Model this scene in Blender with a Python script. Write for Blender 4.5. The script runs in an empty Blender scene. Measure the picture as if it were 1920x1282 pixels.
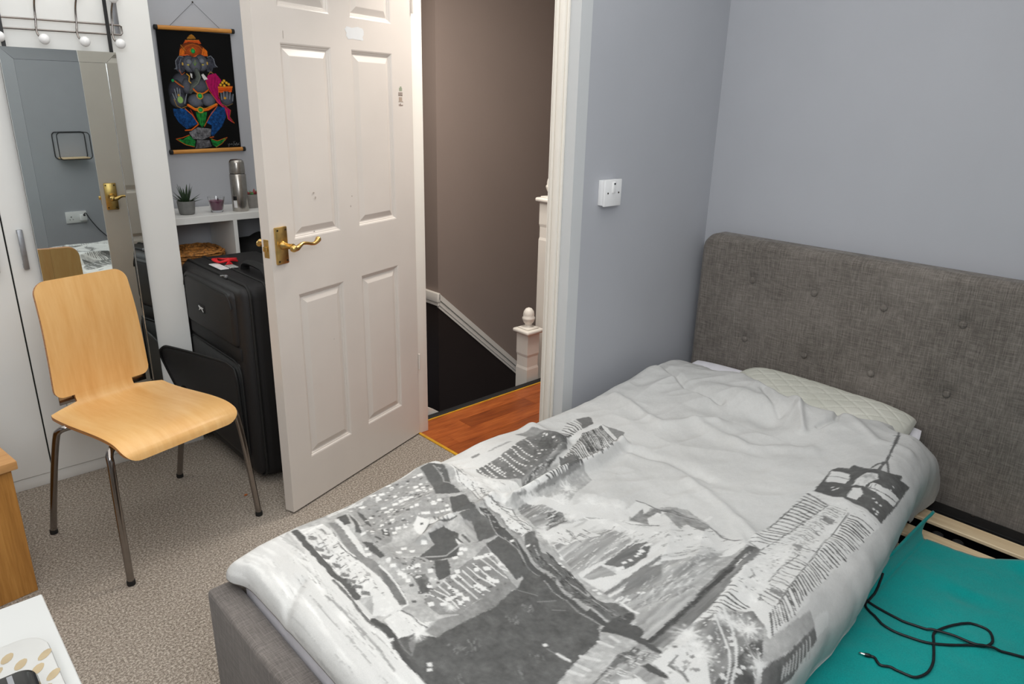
import bpy, bmesh, math, random
import numpy as np
from mathutils import Vector, Matrix
rnd = random.Random(11)
S = bpy.context.scene
C = S.collection
PI = math.pi

# ------------------------------------------------------------------ camera, world, lights, exposure
F_PX, YAW, PITCH, ROLL, CAM_H = 1338.2, .81839, .32844, .02358, 1.45
def cam_axes():
    f = Vector((math.cos(YAW)*math.cos(PITCH), math.sin(YAW)*math.cos(PITCH), -math.sin(PITCH)))
    r = Vector((math.sin(YAW), -math.cos(YAW), 0)); u = r.cross(f)
    c, s = math.cos(ROLL), math.sin(ROLL)
    return c*r+s*u, c*u-s*r, f
_r, _u, _f = cam_axes()
cd = bpy.data.cameras.new('camera'); cam = bpy.data.objects.new('camera', cd); C.objects.link(cam)
cam.matrix_world = Matrix(((_r.x, _u.x, -_f.x, 0), (_r.y, _u.y, -_f.y, 0), (_r.z, _u.z, -_f.z, CAM_H), (0, 0, 0, 1)))
cd.sensor_width = 36; cd.lens = F_PX/1920*36; cd.clip_start = .02
S.camera = cam
w = bpy.data.worlds.new('world'); S.world = w; w.use_nodes = True
w.node_tree.nodes['Background'].inputs[0].default_value = (.75, .82, 1, 1)
w.node_tree.nodes['Background'].inputs[1].default_value = .12
def area(name, loc, target, sx, sy, power, col):
    l = bpy.data.lights.new(name, 'AREA'); l.shape = 'RECTANGLE'; l.size = sx; l.size_y = sy
    l.energy = power; l.color = col
    o = bpy.data.objects.new(name, l); C.objects.link(o); o.location = loc
    o.rotation_euler = (Vector(target)-Vector(loc)).to_track_quat('-Z', 'Y').to_euler()
    return o
area('ceiling_bounce_light', (.60, 1.7, 2.405), (.60, 1.7, 0), 2.8, 3.2, 35, (1, .985, .955))  # ceiling-wide panel standing for bounced light, widened to even out the room
area('right_wall_fill', (.15, -.335, 1.75), (.5, 2.6, 1.0), 1.6, 1.2, 44, (.95, .98, 1))  # fill panel added on the right wall, no window there
area('landing_lamp_light', (2.25, 2.05, 2.36), (2.3, 2.15, 0), .4, .4, 20, (1, .93, .85))
area('stairwell_fill', (1.88, 3.0, 1.75), (3.2, 3.35, .9), .5, .6, 7, (1, .93, .86))  # unseen fill added to brighten the stairwell walls
vs = S.view_settings
S.display_settings.display_device = 'sRGB'
vs.view_transform = 'Standard'; vs.look = 'None'; vs.gamma = 1; vs.use_curve_mapping = False
vs.exposure = 0.17

# ------------------------------------------------------------------ helpers
def lin(c):
    o = []
    for v in c[:3]:
        v = v/255.
        o.append(v/12.92 if v <= .04045 else ((v+.055)/1.055)**2.4)
    return tuple(o)+(1,)
class NT:
    def __init__(s, name):
        s.m = bpy.data.materials.new(name); s.m.use_nodes = True; s.t = s.m.node_tree; s.b = s.t.nodes['Principled BSDF']
    def n(s, kind, **kw):
        x = s.t.nodes.new(kind)
        for k, v in kw.items():
            if k in x.inputs: x.inputs[k].default_value = v
            else: setattr(x, k, v)
        return x
    def l(s, a, b): s.t.links.new(a, b)
    def coord(s, scale=(1, 1, 1), rot=(0, 0, 0), out='Object'):
        tc = s.n('ShaderNodeTexCoord'); mp = s.n('ShaderNodeMapping')
        mp.inputs['Scale'].default_value = scale; mp.inputs['Rotation'].default_value = rot
        s.l(tc.outputs[out], mp.inputs[0]); return mp.outputs[0]
    def noise(s, scale, detail=3, rough=.55, sc=(1, 1, 1), rot=(0, 0, 0)):
        x = s.n('ShaderNodeTexNoise'); x.inputs['Scale'].default_value = scale
        x.inputs['Detail'].default_value = detail; x.inputs['Roughness'].default_value = rough
        s.l(s.coord(sc, rot), x.inputs['Vector']); return x.outputs['Fac']
    def ramp(s, fac, stops):
        r = s.n('ShaderNodeValToRGB'); e = r.color_ramp.elements
        while len(e) < len(stops): e.new(.5)
        for i, (p, c) in enumerate(stops): e[i].position = p; e[i].color = lin(c)
        s.l(fac, r.inputs[0]); return r.outputs[0]
    def mix(s, fac, a, b, mode='MIX'):
        x = s.n('ShaderNodeMix', data_type='RGBA', blend_type=mode)
        if isinstance(fac, (int, float)): x.inputs[0].default_value = fac
        else: s.l(fac, x.inputs[0])
        for i, v in ((6, a), (7, b)):
            if isinstance(v, tuple): x.inputs[i].default_value = v
            else: s.l(v, x.inputs[i])
        return x.outputs[2]
    def bump(s, fac, strength, dist=.002):
        b = s.n('ShaderNodeBump'); b.inputs['Strength'].default_value = strength; b.inputs['Distance'].default_value = dist
        s.l(fac, b.inputs['Height']); s.l(b.outputs[0], s.b.inputs['Normal'])
    def base(s, col, rough=.6, metal=0, spec=.5):
        if isinstance(col, tuple): s.b.inputs['Base Color'].default_value = col
        else: s.l(col, s.b.inputs['Base Color'])
        s.b.inputs['Roughness'].default_value = rough; s.b.inputs['Metallic'].default_value = metal
        s.b.inputs['Specular IOR Level'].default_value = spec
        return s.m
def plain(name, c, rough=.6, metal=0, spec=.5, var=.06, scale=30, bump=0):
    t = NT(name); f = t.noise(scale)
    a = tuple(max(0, x*(1-var)) for x in c); b = tuple(min(255, x*(1+var)) for x in c)
    m = t.base(t.ramp(f, [(.3, a), (.7, b)]), rough, metal, spec)
    if bump: t.bump(f, bump)
    return m
def wall_mat(name, c):
    t = NT(name); f = t.noise(2.2, 4); a = tuple(x*.975 for x in c)
    m = t.base(t.ramp(f, [(.3, a), (.7, c)]), .55, 0, .35)
    t.bump(t.noise(260, 2), .12, .001); return m
def wood(name, c1, c2, c3, sc, rot=(0, 0, 0), rough=.4, scale=6, coat=0, spec=.4):
    t = NT(name); f = t.noise(scale, 5, .6, sc, rot); g = t.noise(scale*5, 3, .6, sc, rot)
    c = t.ramp(f, [(.3, c1), (.5, c2), (.72, c3)])
    c = t.mix(.25, c, t.ramp(g, [(.35, c1), (.65, c3)]))
    m = t.base(c, rough, 0, spec); t.b.inputs['Coat Weight'].default_value = coat; t.b.inputs['Coat Roughness'].default_value = .25
    return m
def linen(name, c1, c2, c3, rot=(0, 0, 0)):
    t = NT(name)
    h = t.noise(34, 5, .7, (11, .6, 11) if rot[2] else (1, .6, 11)); v = t.noise(34, 5, .7, (.6, 11, .6) if rot[2] else (1, 11, .6)); k = t.noise(3, 3)
    c = t.mix(.5, t.ramp(h, [(.34, c1), (.5, c2), (.66, c3)]), t.ramp(v, [(.36, c1), (.5, c2), (.64, c3)]))
    c = t.mix(.22, c, t.ramp(k, [(.35, c1), (.65, c3)]))
    m = t.base(c, .95, 0, .1); t.b.inputs['Sheen Weight'].default_value = .15
    t.bump(t.noise(420, 2), .35, .0015); return m

M = {}
M['wall'] = wall_mat('grey_blue_paint', (180, 182, 188))
M['wall_edge'] = wall_mat('grey_paint_lit', (205, 207, 208))  # wall grey made lighter: frontal light on the doorway strip, put into the colour
M['taupe'] = wall_mat('taupe_paint', (146, 131, 122))
M['ceil'] = wall_mat('ceiling_white', (235, 235, 232))
M['gloss'] = plain('white_gloss_paint', (234, 228, 218), .32, var=.012, scale=4)
M['door'] = plain('door_cream_gloss', (213, 205, 197), .34, var=.015, scale=3)
M['white'] = plain('white_melamine', (234, 234, 231), .38, var=.01, scale=3)
M['desk'] = plain('white_desk_board', (198, 199, 197), .4, var=.01, scale=3)
M['whitep'] = plain('white_plastic', (238, 238, 238), .25, var=.01)
M['dark'] = plain('black_plastic', (22, 22, 23), .35, var=.1)
M['screw'] = plain('dark_screw', (60, 50, 35), .4, .6)
M['gap'] = plain('shadow_gap_black', (10, 10, 10), .9)
M['brass'] = plain('satin_brass', (208, 174, 108), .3, 1, var=.08, scale=40)
M['steel'] = plain('brushed_steel', (176, 172, 166), .27, 1, var=.05, scale=60)
M['chrome'] = plain('chrome_tube', (150, 144, 140), .14, 1, var=.03)
M['alu'] = plain('grey_handle', (150, 152, 156), .4, .7)
M['mirror'] = plain('mirror_silver', (222, 228, 226), .012, 1, var=.004)
M['silver'] = plain('silver_line', (225, 225, 222), .2, 1)
M['teal'] = None
t = NT('carpet_pile'); f1 = t.noise(150, 3, .8); f2 = t.noise(420, 2, .7); f3 = t.noise(1.6, 3)
c = t.ramp(f1, [(.38, (66, 58, 50)), (.5, (146, 134, 122)), (.62, (222, 212, 200))])
c = t.mix(.35, c, t.ramp(f2, [(.4, (92, 82, 72)), (.6, (214, 205, 193))]))
c = t.mix(.15, c, t.ramp(f3, [(.35, (130, 118, 104)), (.65, (182, 172, 160))]))
M['carpet'] = t.base(c, 1, 0, .05); t.bump(f1, .9, .004)
M['wall_dark'] = plain('dark_brown_paint', (47, 39, 36), .5, spec=.3, var=.03, scale=3)
M['stair'] = plain('charcoal_stair_carpet', (40, 35, 33), 1, spec=.05, var=.25, scale=300, bump=.3)
t = NT('red_brown_laminate')
oi = t.n('ShaderNodeObjectInfo')
f = t.noise(5, 5, .62, (1, 9, 1)); g = t.noise(18, 4, .6, (.6, 10, 1))
c = t.ramp(f, [(.3, (134, 62, 22)), (.5, (176, 88, 36)), (.7, (204, 118, 56))])
c = t.mix(.3, c, t.ramp(g, [(.35, (110, 48, 20)), (.65, (214, 128, 66))]))
rr = t.ramp(oi.outputs['Random'], [(0, (200, 190, 182)), (.5, (232, 226, 222)), (1, (255, 255, 255))])
M['laminate'] = t.base(t.mix(1, c, rr, 'MULTIPLY'), .36, 0, .35)
M['yellow'] = plain('yellow_edge_strip', (214, 160, 40), .4)
M['linen'] = linen('grey_linen_headboard', (74, 69, 65), (114, 108, 102), (152, 145, 138))
M['linen_top'] = linen('grey_linen_footboard', (80, 75, 72), (112, 106, 102), (146, 139, 134), (0, 0, PI/2))
M['birch'] = wood('birch_ply', (222, 166, 98), (232, 182, 116), (240, 198, 136), (4, .5, .5), rough=.34, scale=4, coat=.2)
M['ply_edge'] = wood('ply_edge', (150, 96, 50), (190, 130, 74), (210, 150, 90), (1, 1, 30))
M['oak'] = wood('oak_veneer', (146, 96, 40), (176, 122, 58), (196, 142, 74), (9, 9, .5), rough=.45, scale=5)
M['oak_top'] = wood('oak_veneer_top', (172, 122, 70), (196, 146, 92), (208, 162, 108), (.6, 9, 9), rough=.42, scale=5)
M['pine'] = wood('pale_pine', (222, 192, 150), (238, 212, 172), (246, 224, 188), (9, .6, 9), rough=.5)
M['nylon'] = plain('black_nylon', (24, 23, 24), .62, spec=.35, var=.2, scale=700, bump=.25)
M['nylon2'] = plain('black_nylon_pocket', (29, 28, 29), .55, spec=.4, var=.2, scale=600, bump=.3)
M['lining'] = plain('grey_pocket_lining', (62, 62, 62), .9)
M['rubber'] = plain('black_rubber', (20, 20, 20), .7)
M['red'] = plain('red_ribbon', (214, 24, 34), .55)
M['tagw'] = plain('white_tag', (226, 226, 226), .4)
M['sheet'] = plain('white_cotton', (236, 234, 240), .9, spec=.1, var=.02)
M['pot'] = plain('grey_clay_pot', (118, 118, 116), .8, var=.06)
M['soil'] = plain('dark_soil', (36, 28, 22), 1)
M['leaf'] = plain('dark_green_leaf', (44, 62, 40), .5, var=.25, scale=60)
M['succ'] = plain('green_succulent', (96, 160, 96), .5, var=.2)
M['succr'] = plain('red_succulent', (140, 50, 54), .5, var=.2)
M['wax'] = plain('plum_wax', (122, 62, 92), .45)
t = NT('clear_glass'); M['glass'] = t.base((1, 1, 1, 1), .03); t.b.inputs['Transmission Weight'].default_value = 1; t.b.inputs['IOR'].default_value = 1.45
M['wicker'] = plain('wicker', (160, 108, 52), .7, var=.4, scale=90, bump=.6)
M['bag'] = plain('black_bag_cloth', (16, 15, 17), .85, var=.2, scale=200)
M['cord'] = plain('black_cable', (24, 26, 30), .45)
M['concrete'] = plain('grey_planter', (140, 136, 132), .85)
t = NT('teal_fleece'); f = t.noise(320, 3, .7); k = t.noise(7, 4)
c = t.mix(.25, t.ramp(f, [(.3, (0, 146, 142)), (.7, (6, 172, 167))]), t.ramp(k, [(.35, (0, 142, 140)), (.7, (6, 170, 166))]))
M['teal'] = t.base(c, .95, 0, .1); t.b.inputs['Sheen Weight'].default_value = .25; t.bump(f, .35, .002)
t = NT('printed_cotton'); at = t.n('ShaderNodeAttribute', attribute_name='print')
cl = t.noise(5, 5); wv = t.noise(600, 2)
c = t.mix(1, at.outputs['Color'], t.ramp(wv, [(.3, (243, 243, 243)), (.7, (255, 255, 255))]), 'MULTIPLY')
M['duvet'] = t.base(c, .95, 0, .08); t.bump(t.noise(26, 5, .6), .3, .006)
t = NT('painted_velvet'); at = t.n('ShaderNodeAttribute', attribute_name='print')
M['poster'] = t.base(at.outputs['Color'], .8, 0, .15)
t = NT('quilted_cream'); f = t.noise(5, 4)
M['quilt'] = t.base(t.ramp(f, [(.35, (205, 205, 194)), (.65, (217, 216, 206))]), .95, 0, .08)

def mesh_of(bm, name, mat, smooth=35):
    me = bpy.data.meshes.new(name)
    bmesh.ops.recalc_face_normals(bm, faces=bm.faces[:])
    bm.to_mesh(me); bm.free()
    fin(me, mat, smooth); return me
def fin(me, mat, smooth=35):
    mats = mat if isinstance(mat, list) else [mat]
    for m in mats: me.materials.append(m)
    n = len(me.polygons)
    if smooth:
        me.polygons.foreach_set('use_smooth', [True]*n)
        me.set_sharp_from_angle(angle=math.radians(smooth))
    me.update()
def obj(name, bm, mat, parent=None, smooth=35, local=False):
    """link a bmesh (world coordinates unless local) as one object, child of parent"""
    if parent is not None and not local:
        bmesh.ops.transform(bm, matrix=world(parent).inverted(), verts=bm.verts[:])
    o = bpy.data.objects.new(name, mesh_of(bm, name, mat, smooth)); C.objects.link(o)
    if parent is not None: o.parent = parent
    return o
def world(o):
    m = o.matrix_basis.copy()
    while o.parent is not None:
        o = o.parent; m = o.matrix_basis @ m
    return m
def label(o, lab, cat, group=None):
    o['label'] = lab; o['category'] = cat
    if group: o['group'] = group
    return o
def thing(name, lab, cat, loc=(0, 0, 0), rz=0, group=None):
    o = bpy.data.objects.new(name, None); C.objects.link(o); o.empty_display_size = .05
    o.location = loc; o.rotation_euler = (0, 0, rz)
    return label(o, lab, cat, group)
def struct(o, lab, cat):
    o['kind'] = 'structure'; return label(o, lab, cat)
def box(bm, a, b, bev=0, seg=2, mi=0):
    r = bmesh.ops.create_cube(bm, size=1); v = r['verts']
    a = Vector(a); b = Vector(b); m = (a+b)/2; d = b-a
    for x in v: x.co = Vector((m[i]+x.co[i]*d[i] for i in range(3)))
    fs = set(f for x in v for f in x.link_faces)
    for f in fs: f.material_index = mi
    if bev:
        es = list(set(e for x in v for e in x.link_edges))
        bmesh.ops.bevel(bm, geom=es, offset=bev, segments=seg, profile=.5, affect='EDGES')
    return v
def BX(a, b, bev=0, seg=2):
    bm = bmesh.new(); box(bm, a, b, bev, seg); return bm
def tube(bm, pts, r, n=8, caps=True, closed=False):
    pts = [Vector(p) for p in pts]; N = len(pts)
    rs = r if isinstance(r, (list, tuple)) else [r]*N
    T = []
    for i in range(N):
        if closed: d = pts[(i+1) % N]-pts[i-1]
        else: d = pts[min(i+1, N-1)]-pts[max(i-1, 0)]
        T.append(d.normalized() if d.length > 1e-9 else Vector((0, 0, 1)))
    u = T[0].orthogonal().normalized(); rings = []
    for i in range(N):
        u = (u-T[i]*u.dot(T[i])); u = u.normalized() if u.length > 1e-6 else T[i].orthogonal().normalized()
        v = T[i].cross(u)
        rings.append([bm.verts.new(pts[i]+(u*math.cos(2*PI*k/n)+v*math.sin(2*PI*k/n))*rs[i]) for k in range(n)])
    for i in range(N if closed else N-1):
        a = rings[i]; b = rings[(i+1) % N]
        off = 0
        if closed and i == N-1:
            off = min(range(n), key=lambda k: (a[0].co-b[k].co).length)
        for k in range(n): bm.faces.new((a[k], a[(k+1) % n], b[(k+1+off) % n], b[(k+off) % n]))
    if caps and not closed:
        bm.faces.new(rings[0][::-1]); bm.faces.new(rings[-1])
def spline(pts, k=6, closed=False):
    P = [Vector(p) for p in pts]; n = len(P); out = []
    for i in range(n if closed else n-1):
        if closed: a, b, c, d = P[i-1], P[i], P[(i+1) % n], P[(i+2) % n]
        else: a, b, c, d = P[max(i-1, 0)], P[i], P[i+1], P[min(i+2, n-1)]
        for j in range(k):
            t = j/k
            out.append(.5*((2*b)+(c-a)*t+(2*a-5*b+4*c-d)*t*t+(3*b-a-3*c+d)*t**3))
    if not closed: out.append(P[-1])
    return out
def lathe(bm, prof, c, n=24, ax=None):
    c = Vector(c); rings = []
    R = Matrix.Identity(3) if ax is None else Vector((0, 0, 1)).rotation_difference(Vector(ax)).to_matrix()
    for r, z in prof:
        if r < 1e-6: rings.append([bm.verts.new(c+R @ Vector((0, 0, z)))])
        else: rings.append([bm.verts.new(c+R @ Vector((r*math.cos(2*PI*k/n), r*math.sin(2*PI*k/n), z))) for k in range(n)])
    for a, b in zip(rings, rings[1:]):
        if len(a) == 1 and len(b) == 1: continue
        for k in range(n):
            q = [a[k % len(a)], a[(k+1) % len(a)], b[(k+1) % len(b)], b[k % len(b)]]
            u = []
            for x in q:
                if x not in u: u.append(x)
            if len(u) > 2: bm.faces.new(u)
    if len(rings[0]) > 1: bm.faces.new(rings[0][::-1])
    if len(rings[-1]) > 1: bm.faces.new(rings[-1])
def ball(bm, c, r, n=16, sc=(1, 1, 1)):
    g = bmesh.ops.create_uvsphere(bm, u_segments=n, v_segments=n//2+2, radius=r)
    for v in g['verts']: v.co = Vector(c)+Vector((v.co.x*sc[0], v.co.y*sc[1], v.co.z*sc[2]))
def gridobj(name, P, mat, parent=None, color=None, smooth=True, back=None):
    """P: (n,m,3) world coordinates; back: thickness added downwards as a second skin"""
    n, m, _ = P.shape
    V = P.reshape(-1, 3).astype(np.float64)
    if parent is not None:
        I = np.array(world(parent).inverted()); V = V@I[:3, :3].T+I[:3, 3]
    idx = np.arange(n*m).reshape(n, m)
    Q = np.stack([idx[:-1, :-1], idx[1:, :-1], idx[1:, 1:], idx[:-1, 1:]], -1).reshape(-1, 4)
    if back is not None:
        N = n*m; V = np.concatenate([V, V+np.array(back)])
        per = np.concatenate([idx[0, :], idx[1:, -1], idx[-1, -2::-1], idx[-2:0:-1, 0]])
        nx = np.roll(per, -1)
        Q = np.concatenate([Q, Q[:, ::-1]+N, np.stack([per, nx, nx+N, per+N], -1)])
    me = bpy.data.meshes.new(name)
    me.vertices.add(len(V)); me.vertices.foreach_set('co', V.ravel())
    me.loops.add(Q.size); me.loops.foreach_set('vertex_index', Q.ravel().astype(np.int32))
    me.polygons.add(len(Q)); me.polygons.foreach_set('loop_start', np.arange(0, Q.size, 4, dtype=np.int32))
    me.update(calc_edges=True); me.validate()
    me.materials.append(mat)
    if smooth: me.polygons.foreach_set('use_smooth', [True]*len(me.polygons))
    if color is not None:
        a = me.color_attributes.new('print', 'FLOAT_COLOR', 'POINT')
        col = np.ones((len(V), 4), np.float32); cc = color.reshape(-1, 3)
        col[:len(cc), :3] = cc; 
        if back is not None: col[len(cc):, :3] = cc
        a.data.foreach_set('color', col.ravel())
    o = bpy.data.objects.new(name, me); C.objects.link(o)
    if parent is not None: o.parent = parent
    return o
def vnoise(x, y, seed, scale):
    """smooth value noise in [-1,1] on numpy arrays"""
    r = np.random.RandomState(seed).rand(64, 64)*2-1
    x = x*scale+37.3; y = y*scale+19.7
    xi = np.floor(x).astype(int); yi = np.floor(y).astype(int); fx = x-xi; fy = y-yi
    fx = fx*fx*(3-2*fx); fy = fy*fy*(3-2*fy)
    g = lambda a, b: r[a % 64, b % 64]
    return (g(xi, yi)*(1-fx)+g(xi+1, yi)*fx)*(1-fy)+(g(xi, yi+1)*(1-fx)+g(xi+1, yi+1)*fx)*fy
# ------------------------------------------------------------------ room shell
XD = 1.705      # bedroom face of the wall with the doorway
YS = 1.556      # face of the wall with the switch
XH = 2.50       # wall behind the headboard
YB = 3.50       # wall behind wardrobe and poster
YR = -.35       # wall to the right of the bed (only seen in the mirror)
XL = -1.6       # wall behind the photographer
ZC = 2.42
def slab(name, a, b, mat, lab, cat='wall'):
    return struct(obj(name, BX(a, b), mat), lab, cat)
slab('floor', (XL, YR, -.05), (XD, YB, 0), M['carpet'], 'speckled beige carpet covering the bedroom floor', 'floor')
bm = bmesh.new(); box(bm, (XD, YR, -.05), (XH, YS, 0))
struct(obj('floor', bm, M['carpet']), 'beige carpet in the alcove under the bed', 'floor')
slab('ceiling', (XL, YR, ZC), (4.9, 4.2, ZC+.05), M['ceil'], 'plain white ceiling above the room', 'ceiling')
slab('wall_back', (XL, YB, 0), (XD, YB+.06, ZC), M['wall'], 'grey wall behind the wardrobe and the hanging painting')
slab('wall_headboard', (XH, YR, -.05), (XH+.06, YS+.054, ZC), M['wall'], 'grey wall behind the upholstered headboard')
slab('wall_switch', (XD+.05, YS, -.05), (XH, YS+.054, ZC), M['wall'], 'grey wall with the white switch, beside the bed')
slab('wall_right', (XL, YR-.06, -.05), (XH+.06, YR, ZC), M['wall'], 'grey wall with the socket, seen in the mirror')
slab('wall_left', (XL-.06, YR, -.05), (XL, YB, ZC), M['wall'], 'grey wall at the near end of the bedroom')
bm = bmesh.new()
box(bm, (XD, YS, 0), (XD+.05, 1.645, ZC)); box(bm, (XD, 2.445, 0), (XD+.05, YB, ZC)); box(bm, (XD, 1.645, 2.02), (XD+.05, 2.445, ZC))
struct(obj('wall_door', bm, M['wall_edge']), 'grey wall strip around the doorway, lit tone painted in', 'wall')
# landing and stairwell
slab('wall_stairwell', (2.63, YB, -2), (4.9, YB+.06, ZC), M['taupe'], 'taupe stairwell wall above the sloping white moulding')
slab('wall_landing', (2.63, YB+.06, -.2), (2.69, 4.14, ZC), M['taupe'], 'taupe wall turning away at the far left of the stairwell')
slab('wall_stairend', (4.84, .9, -2), (4.9, YB, ZC), M['taupe'], 'taupe wall at the far end of the stairwell')
slab('wall_landingside', (XH+.06, .9, -.2), (4.84, .96, ZC), M['taupe'], 'taupe wall along the landing')
slab('wall_landingback', (XD, 4.14, -.2), (2.69, 4.2, ZC), M['taupe'], 'taupe wall closing the landing at the back')
slab('wall_landingleft', (XD, YB+.06, -.2), (XD+.05, 4.14, ZC), M['taupe'], 'taupe wall on the left of the landing')
# laminate: every plank is a piece of the floor
fl = bpy.data.objects.new('floor', None); C.objects.link(fl); fl.location = (XD, 1.62, 0)
struct(fl, 'red-brown laminate planks on the landing beyond the door', 'floor')
obj('subfloor', BX((XD, 1.61, -.2), (4.2, 2.512, -.012)), M['gap'], fl)
pm = {}
row = 0; y = 2.510
while y > 1.62:
    y0 = max(y-.0925, 1.612); x = XD+.008-rnd.random()*.5
    while x < 3.4:
        L = rnd.choice((.42, .62, .86)); a = max(x, XD+.008); b = min(x+L, 3.4)
        if b-a > .03:
            key = (round(b-a, 3), round(y-y0, 3))
            if key not in pm:
                q = BX((0, 0, -.012), (b-a-.0006, y-y0-.0006, 0), .0006, 1); pm[key] = mesh_of(q, 'plank', M['laminate'])
            o = bpy.data.objects.new('plank', pm[key]); C.objects.link(o); o.parent = fl
            o.location = (a-XD, y0-1.62, rnd.random()*.0004)
        x += L
    y = y0; row += 1
struct(obj('trim_1', BX((XD-.006, 1.66, -.002), (XD+.008, 2.425, .005), .002), M['yellow']), 'thin yellow strip where carpet meets laminate', 'threshold')
struct(obj('trim_2', BX((XD+.05, 2.506, -.002), (3.2, 2.514, .003)), M['yellow']), 'thin yellow line along the far laminate edge', 'edging')
struct(obj('trim_3', BX((XD+.05, 2.514, -.2), (3.2, 2.552, .006), .006), M['rubber']), 'black nosing along the landing edge above the stairs', 'nosing')
# pale skirting end by the jamb
bm = bmesh.new()
vv = [bm.verts.new(p) for p in ((1.757, 2.556, -.01), (1.93, 2.556, -.01), (1.90, 2.556, .012), (1.83, 2.556, .055), (1.757, 2.556, .07))]
f = bm.faces.new(vv); r = bmesh.ops.extrude_face_region(bm, geom=[f]); bmesh.ops.translate(bm, vec=(0, .03, 0), verts=[g for g in r['geom'] if isinstance(g, bmesh.types.BMVert)])
struct(obj('baseboard_landing', bm, M['gloss']), 'small pale skirting end beside the left door jamb', 'skirting')
# stairs and the dark painted lower part of the stairwell wall
bm = bmesh.new()
vv = [bm.verts.new(q) for q in ((2.627, YB-.004, .20), (4.84, YB-.004, .20-.895*2.213), (4.84, YB-.004, -2.2), (2.627, YB-.004, -2.2))]
f = bm.faces.new(vv); r = bmesh.ops.extrude_face_region(bm, geom=[f]); bmesh.ops.translate(bm, vec=(0, .0035, 0), verts=[g for g in r['geom'] if isinstance(g, bmesh.types.BMVert)])
struct(obj('wall_stairwell', bm, M['wall_dark'], None, 0), 'dark brown lower part of the stairwell wall, under the moulding', 'wall')
struct(obj('wall_landing', BX((2.626, YB-.004, -2.2), (2.6295, 4.13, .20)), M['wall_dark']), 'dark lower part of the wall turning away at far left', 'wall')
st = thing('staircase', 'dark carpeted stairs going down beyond the landing edge', 'stairs', (1.9, 2.6, 0))
for k in range(9):
    x0 = 1.78+.223*k
    obj('step', BX((x0-.02, 2.56, -2.3), (x0+.223, YB-.03 if x0 > 2.4 else 4.12, -.42-.2*k), .012), M['stair'], st)
# sloping string moulding: profile swept along the wall
def strip(pts, w):
    bm = bmesh.new()
    for (d0, d1, t) in ((0, w*.42, .026), (w*.47, w*.78, .018), (w*.78, w, .012), (w*.42, w*.47, .008)):
        q = []
        for p in pts:
            q.append([bm.verts.new((p[0], p[1]-t*p[3], p[2]-d0)), bm.verts.new((p[0], p[1]-t*p[3], p[2]-d1)), bm.verts.new((p[0], p[1], p[2]-d1)), bm.verts.new((p[0], p[1], p[2]-d0))])
        for a, b in zip(q, q[1:]):
            for i in range(4): bm.faces.new((a[i], a[(i+1) % 4], b[(i+1) % 4], b[i]))
        bm.faces.new(q[0]); bm.faces.new(q[-1][::-1])
    return bm
struct(obj('trim_4', strip([(2.62, YB, .285, 1), (4.0, YB, .285-.895*1.38, 1)], .095), M['gloss'], smooth=0), 'white moulding sloping down the stairwell wall', 'moulding')
bm = bmesh.new(); box(bm, (2.604, YB-.026, .225), (2.63, 4.12, .285), .006); box(bm, (2.612, YB-.02, .20), (2.626, 4.12, .225), .004)
struct(obj('trim_5', bm, M['gloss']), 'level white skirting on the upper landing wall', 'skirting')
# door lining and architrave
bm = bmesh.new()
box(bm, (XD-.003, 2.425, 0), (XD+.052, 2.445, 2.02), .002)
struct(obj('trim_6', bm, M['gloss']), 'white left door jamb behind the open door', 'door jamb')
bm = bmesh.new()
box(bm, (XD-.004, 1.645, 0), (XD+.056, 1.66, 2.02), .003); box(bm, (XD+.018, 1.66, 0), (XD+.04, 1.672, 2.02), .003)
struct(obj('trim_7', bm, M['gloss']), 'white right door jamb with its stop bead', 'door jamb')
bm = bmesh.new()
for y0, y1, x in ((1.598, 1.606, .010), (1.606, 1.628, .018), (1.628, 1.634, .013), (1.634, 1.647, .015), (1.647, 1.650, .011), (1.650, 1.656, .012)):
    box(bm, (XD-x, y0, 0), (XD, y1, 2.08), .0025)
struct(obj('trim_8', bm, M['gloss']), 'moulded white architrave right of the doorway', 'architrave')

# ------------------------------------------------------------------ door leaf
DA = Vector((.971, 2.176, 0)); DH = Vector((1.703, 2.4185, 0)); da = (DH-DA).normalized(); dn = Vector((-da.y, da.x, 0))
DW = (DH-DA).length; DT = .04; DZ0 = .008; DZ1 = 1.985
door = bpy.data.objects.new('door_1', None); C.objects.link(door)
door.location = DH; door.rotation_euler = (0, 0, math.atan2(da.y, da.x))
struct(door, 'cream six-panel door standing open with brass handle', 'door')
# local coordinates: x from hinge (0) back to the free edge (-DW), y into the far side
us = [-DW, -DW+.104, -DW+.328, -DW+.427, -DW+.651, 0]; zs = [DZ0, .186, .804, .991, 1.597, 1.697, 1.875, DZ1]
bm = bmesh.new()
for side in (0, 1):
    Y = 0 if side == 0 else DT
    for i in range(5):
        for k in range(7):
            if i in (1, 3) and k in (1, 3, 5): continue
            q = [bm.verts.new((us[a], Y, zs[b])) for a, b in ((i, k), (i+1, k), (i+1, k+1), (i, k+1))]
            bm.faces.new(q)
for a, b in (((-DW, DZ0), (-DW, DZ1)), ((-DW, DZ1), (0, DZ1)), ((0, DZ1), (0, DZ0)), ((0, DZ0), (-DW, DZ0))):
    bm.faces.new([bm.verts.new(p) for p in ((a[0], 0, a[1]), (b[0], 0, b[1]), (b[0], DT, b[1]), (a[0], DT, a[1]))])
bmesh.ops.remove_doubles(bm, verts=bm.verts[:], dist=1e-5)
obj('door_leaf', bm, M['door'], door, 0, local=True)
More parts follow.
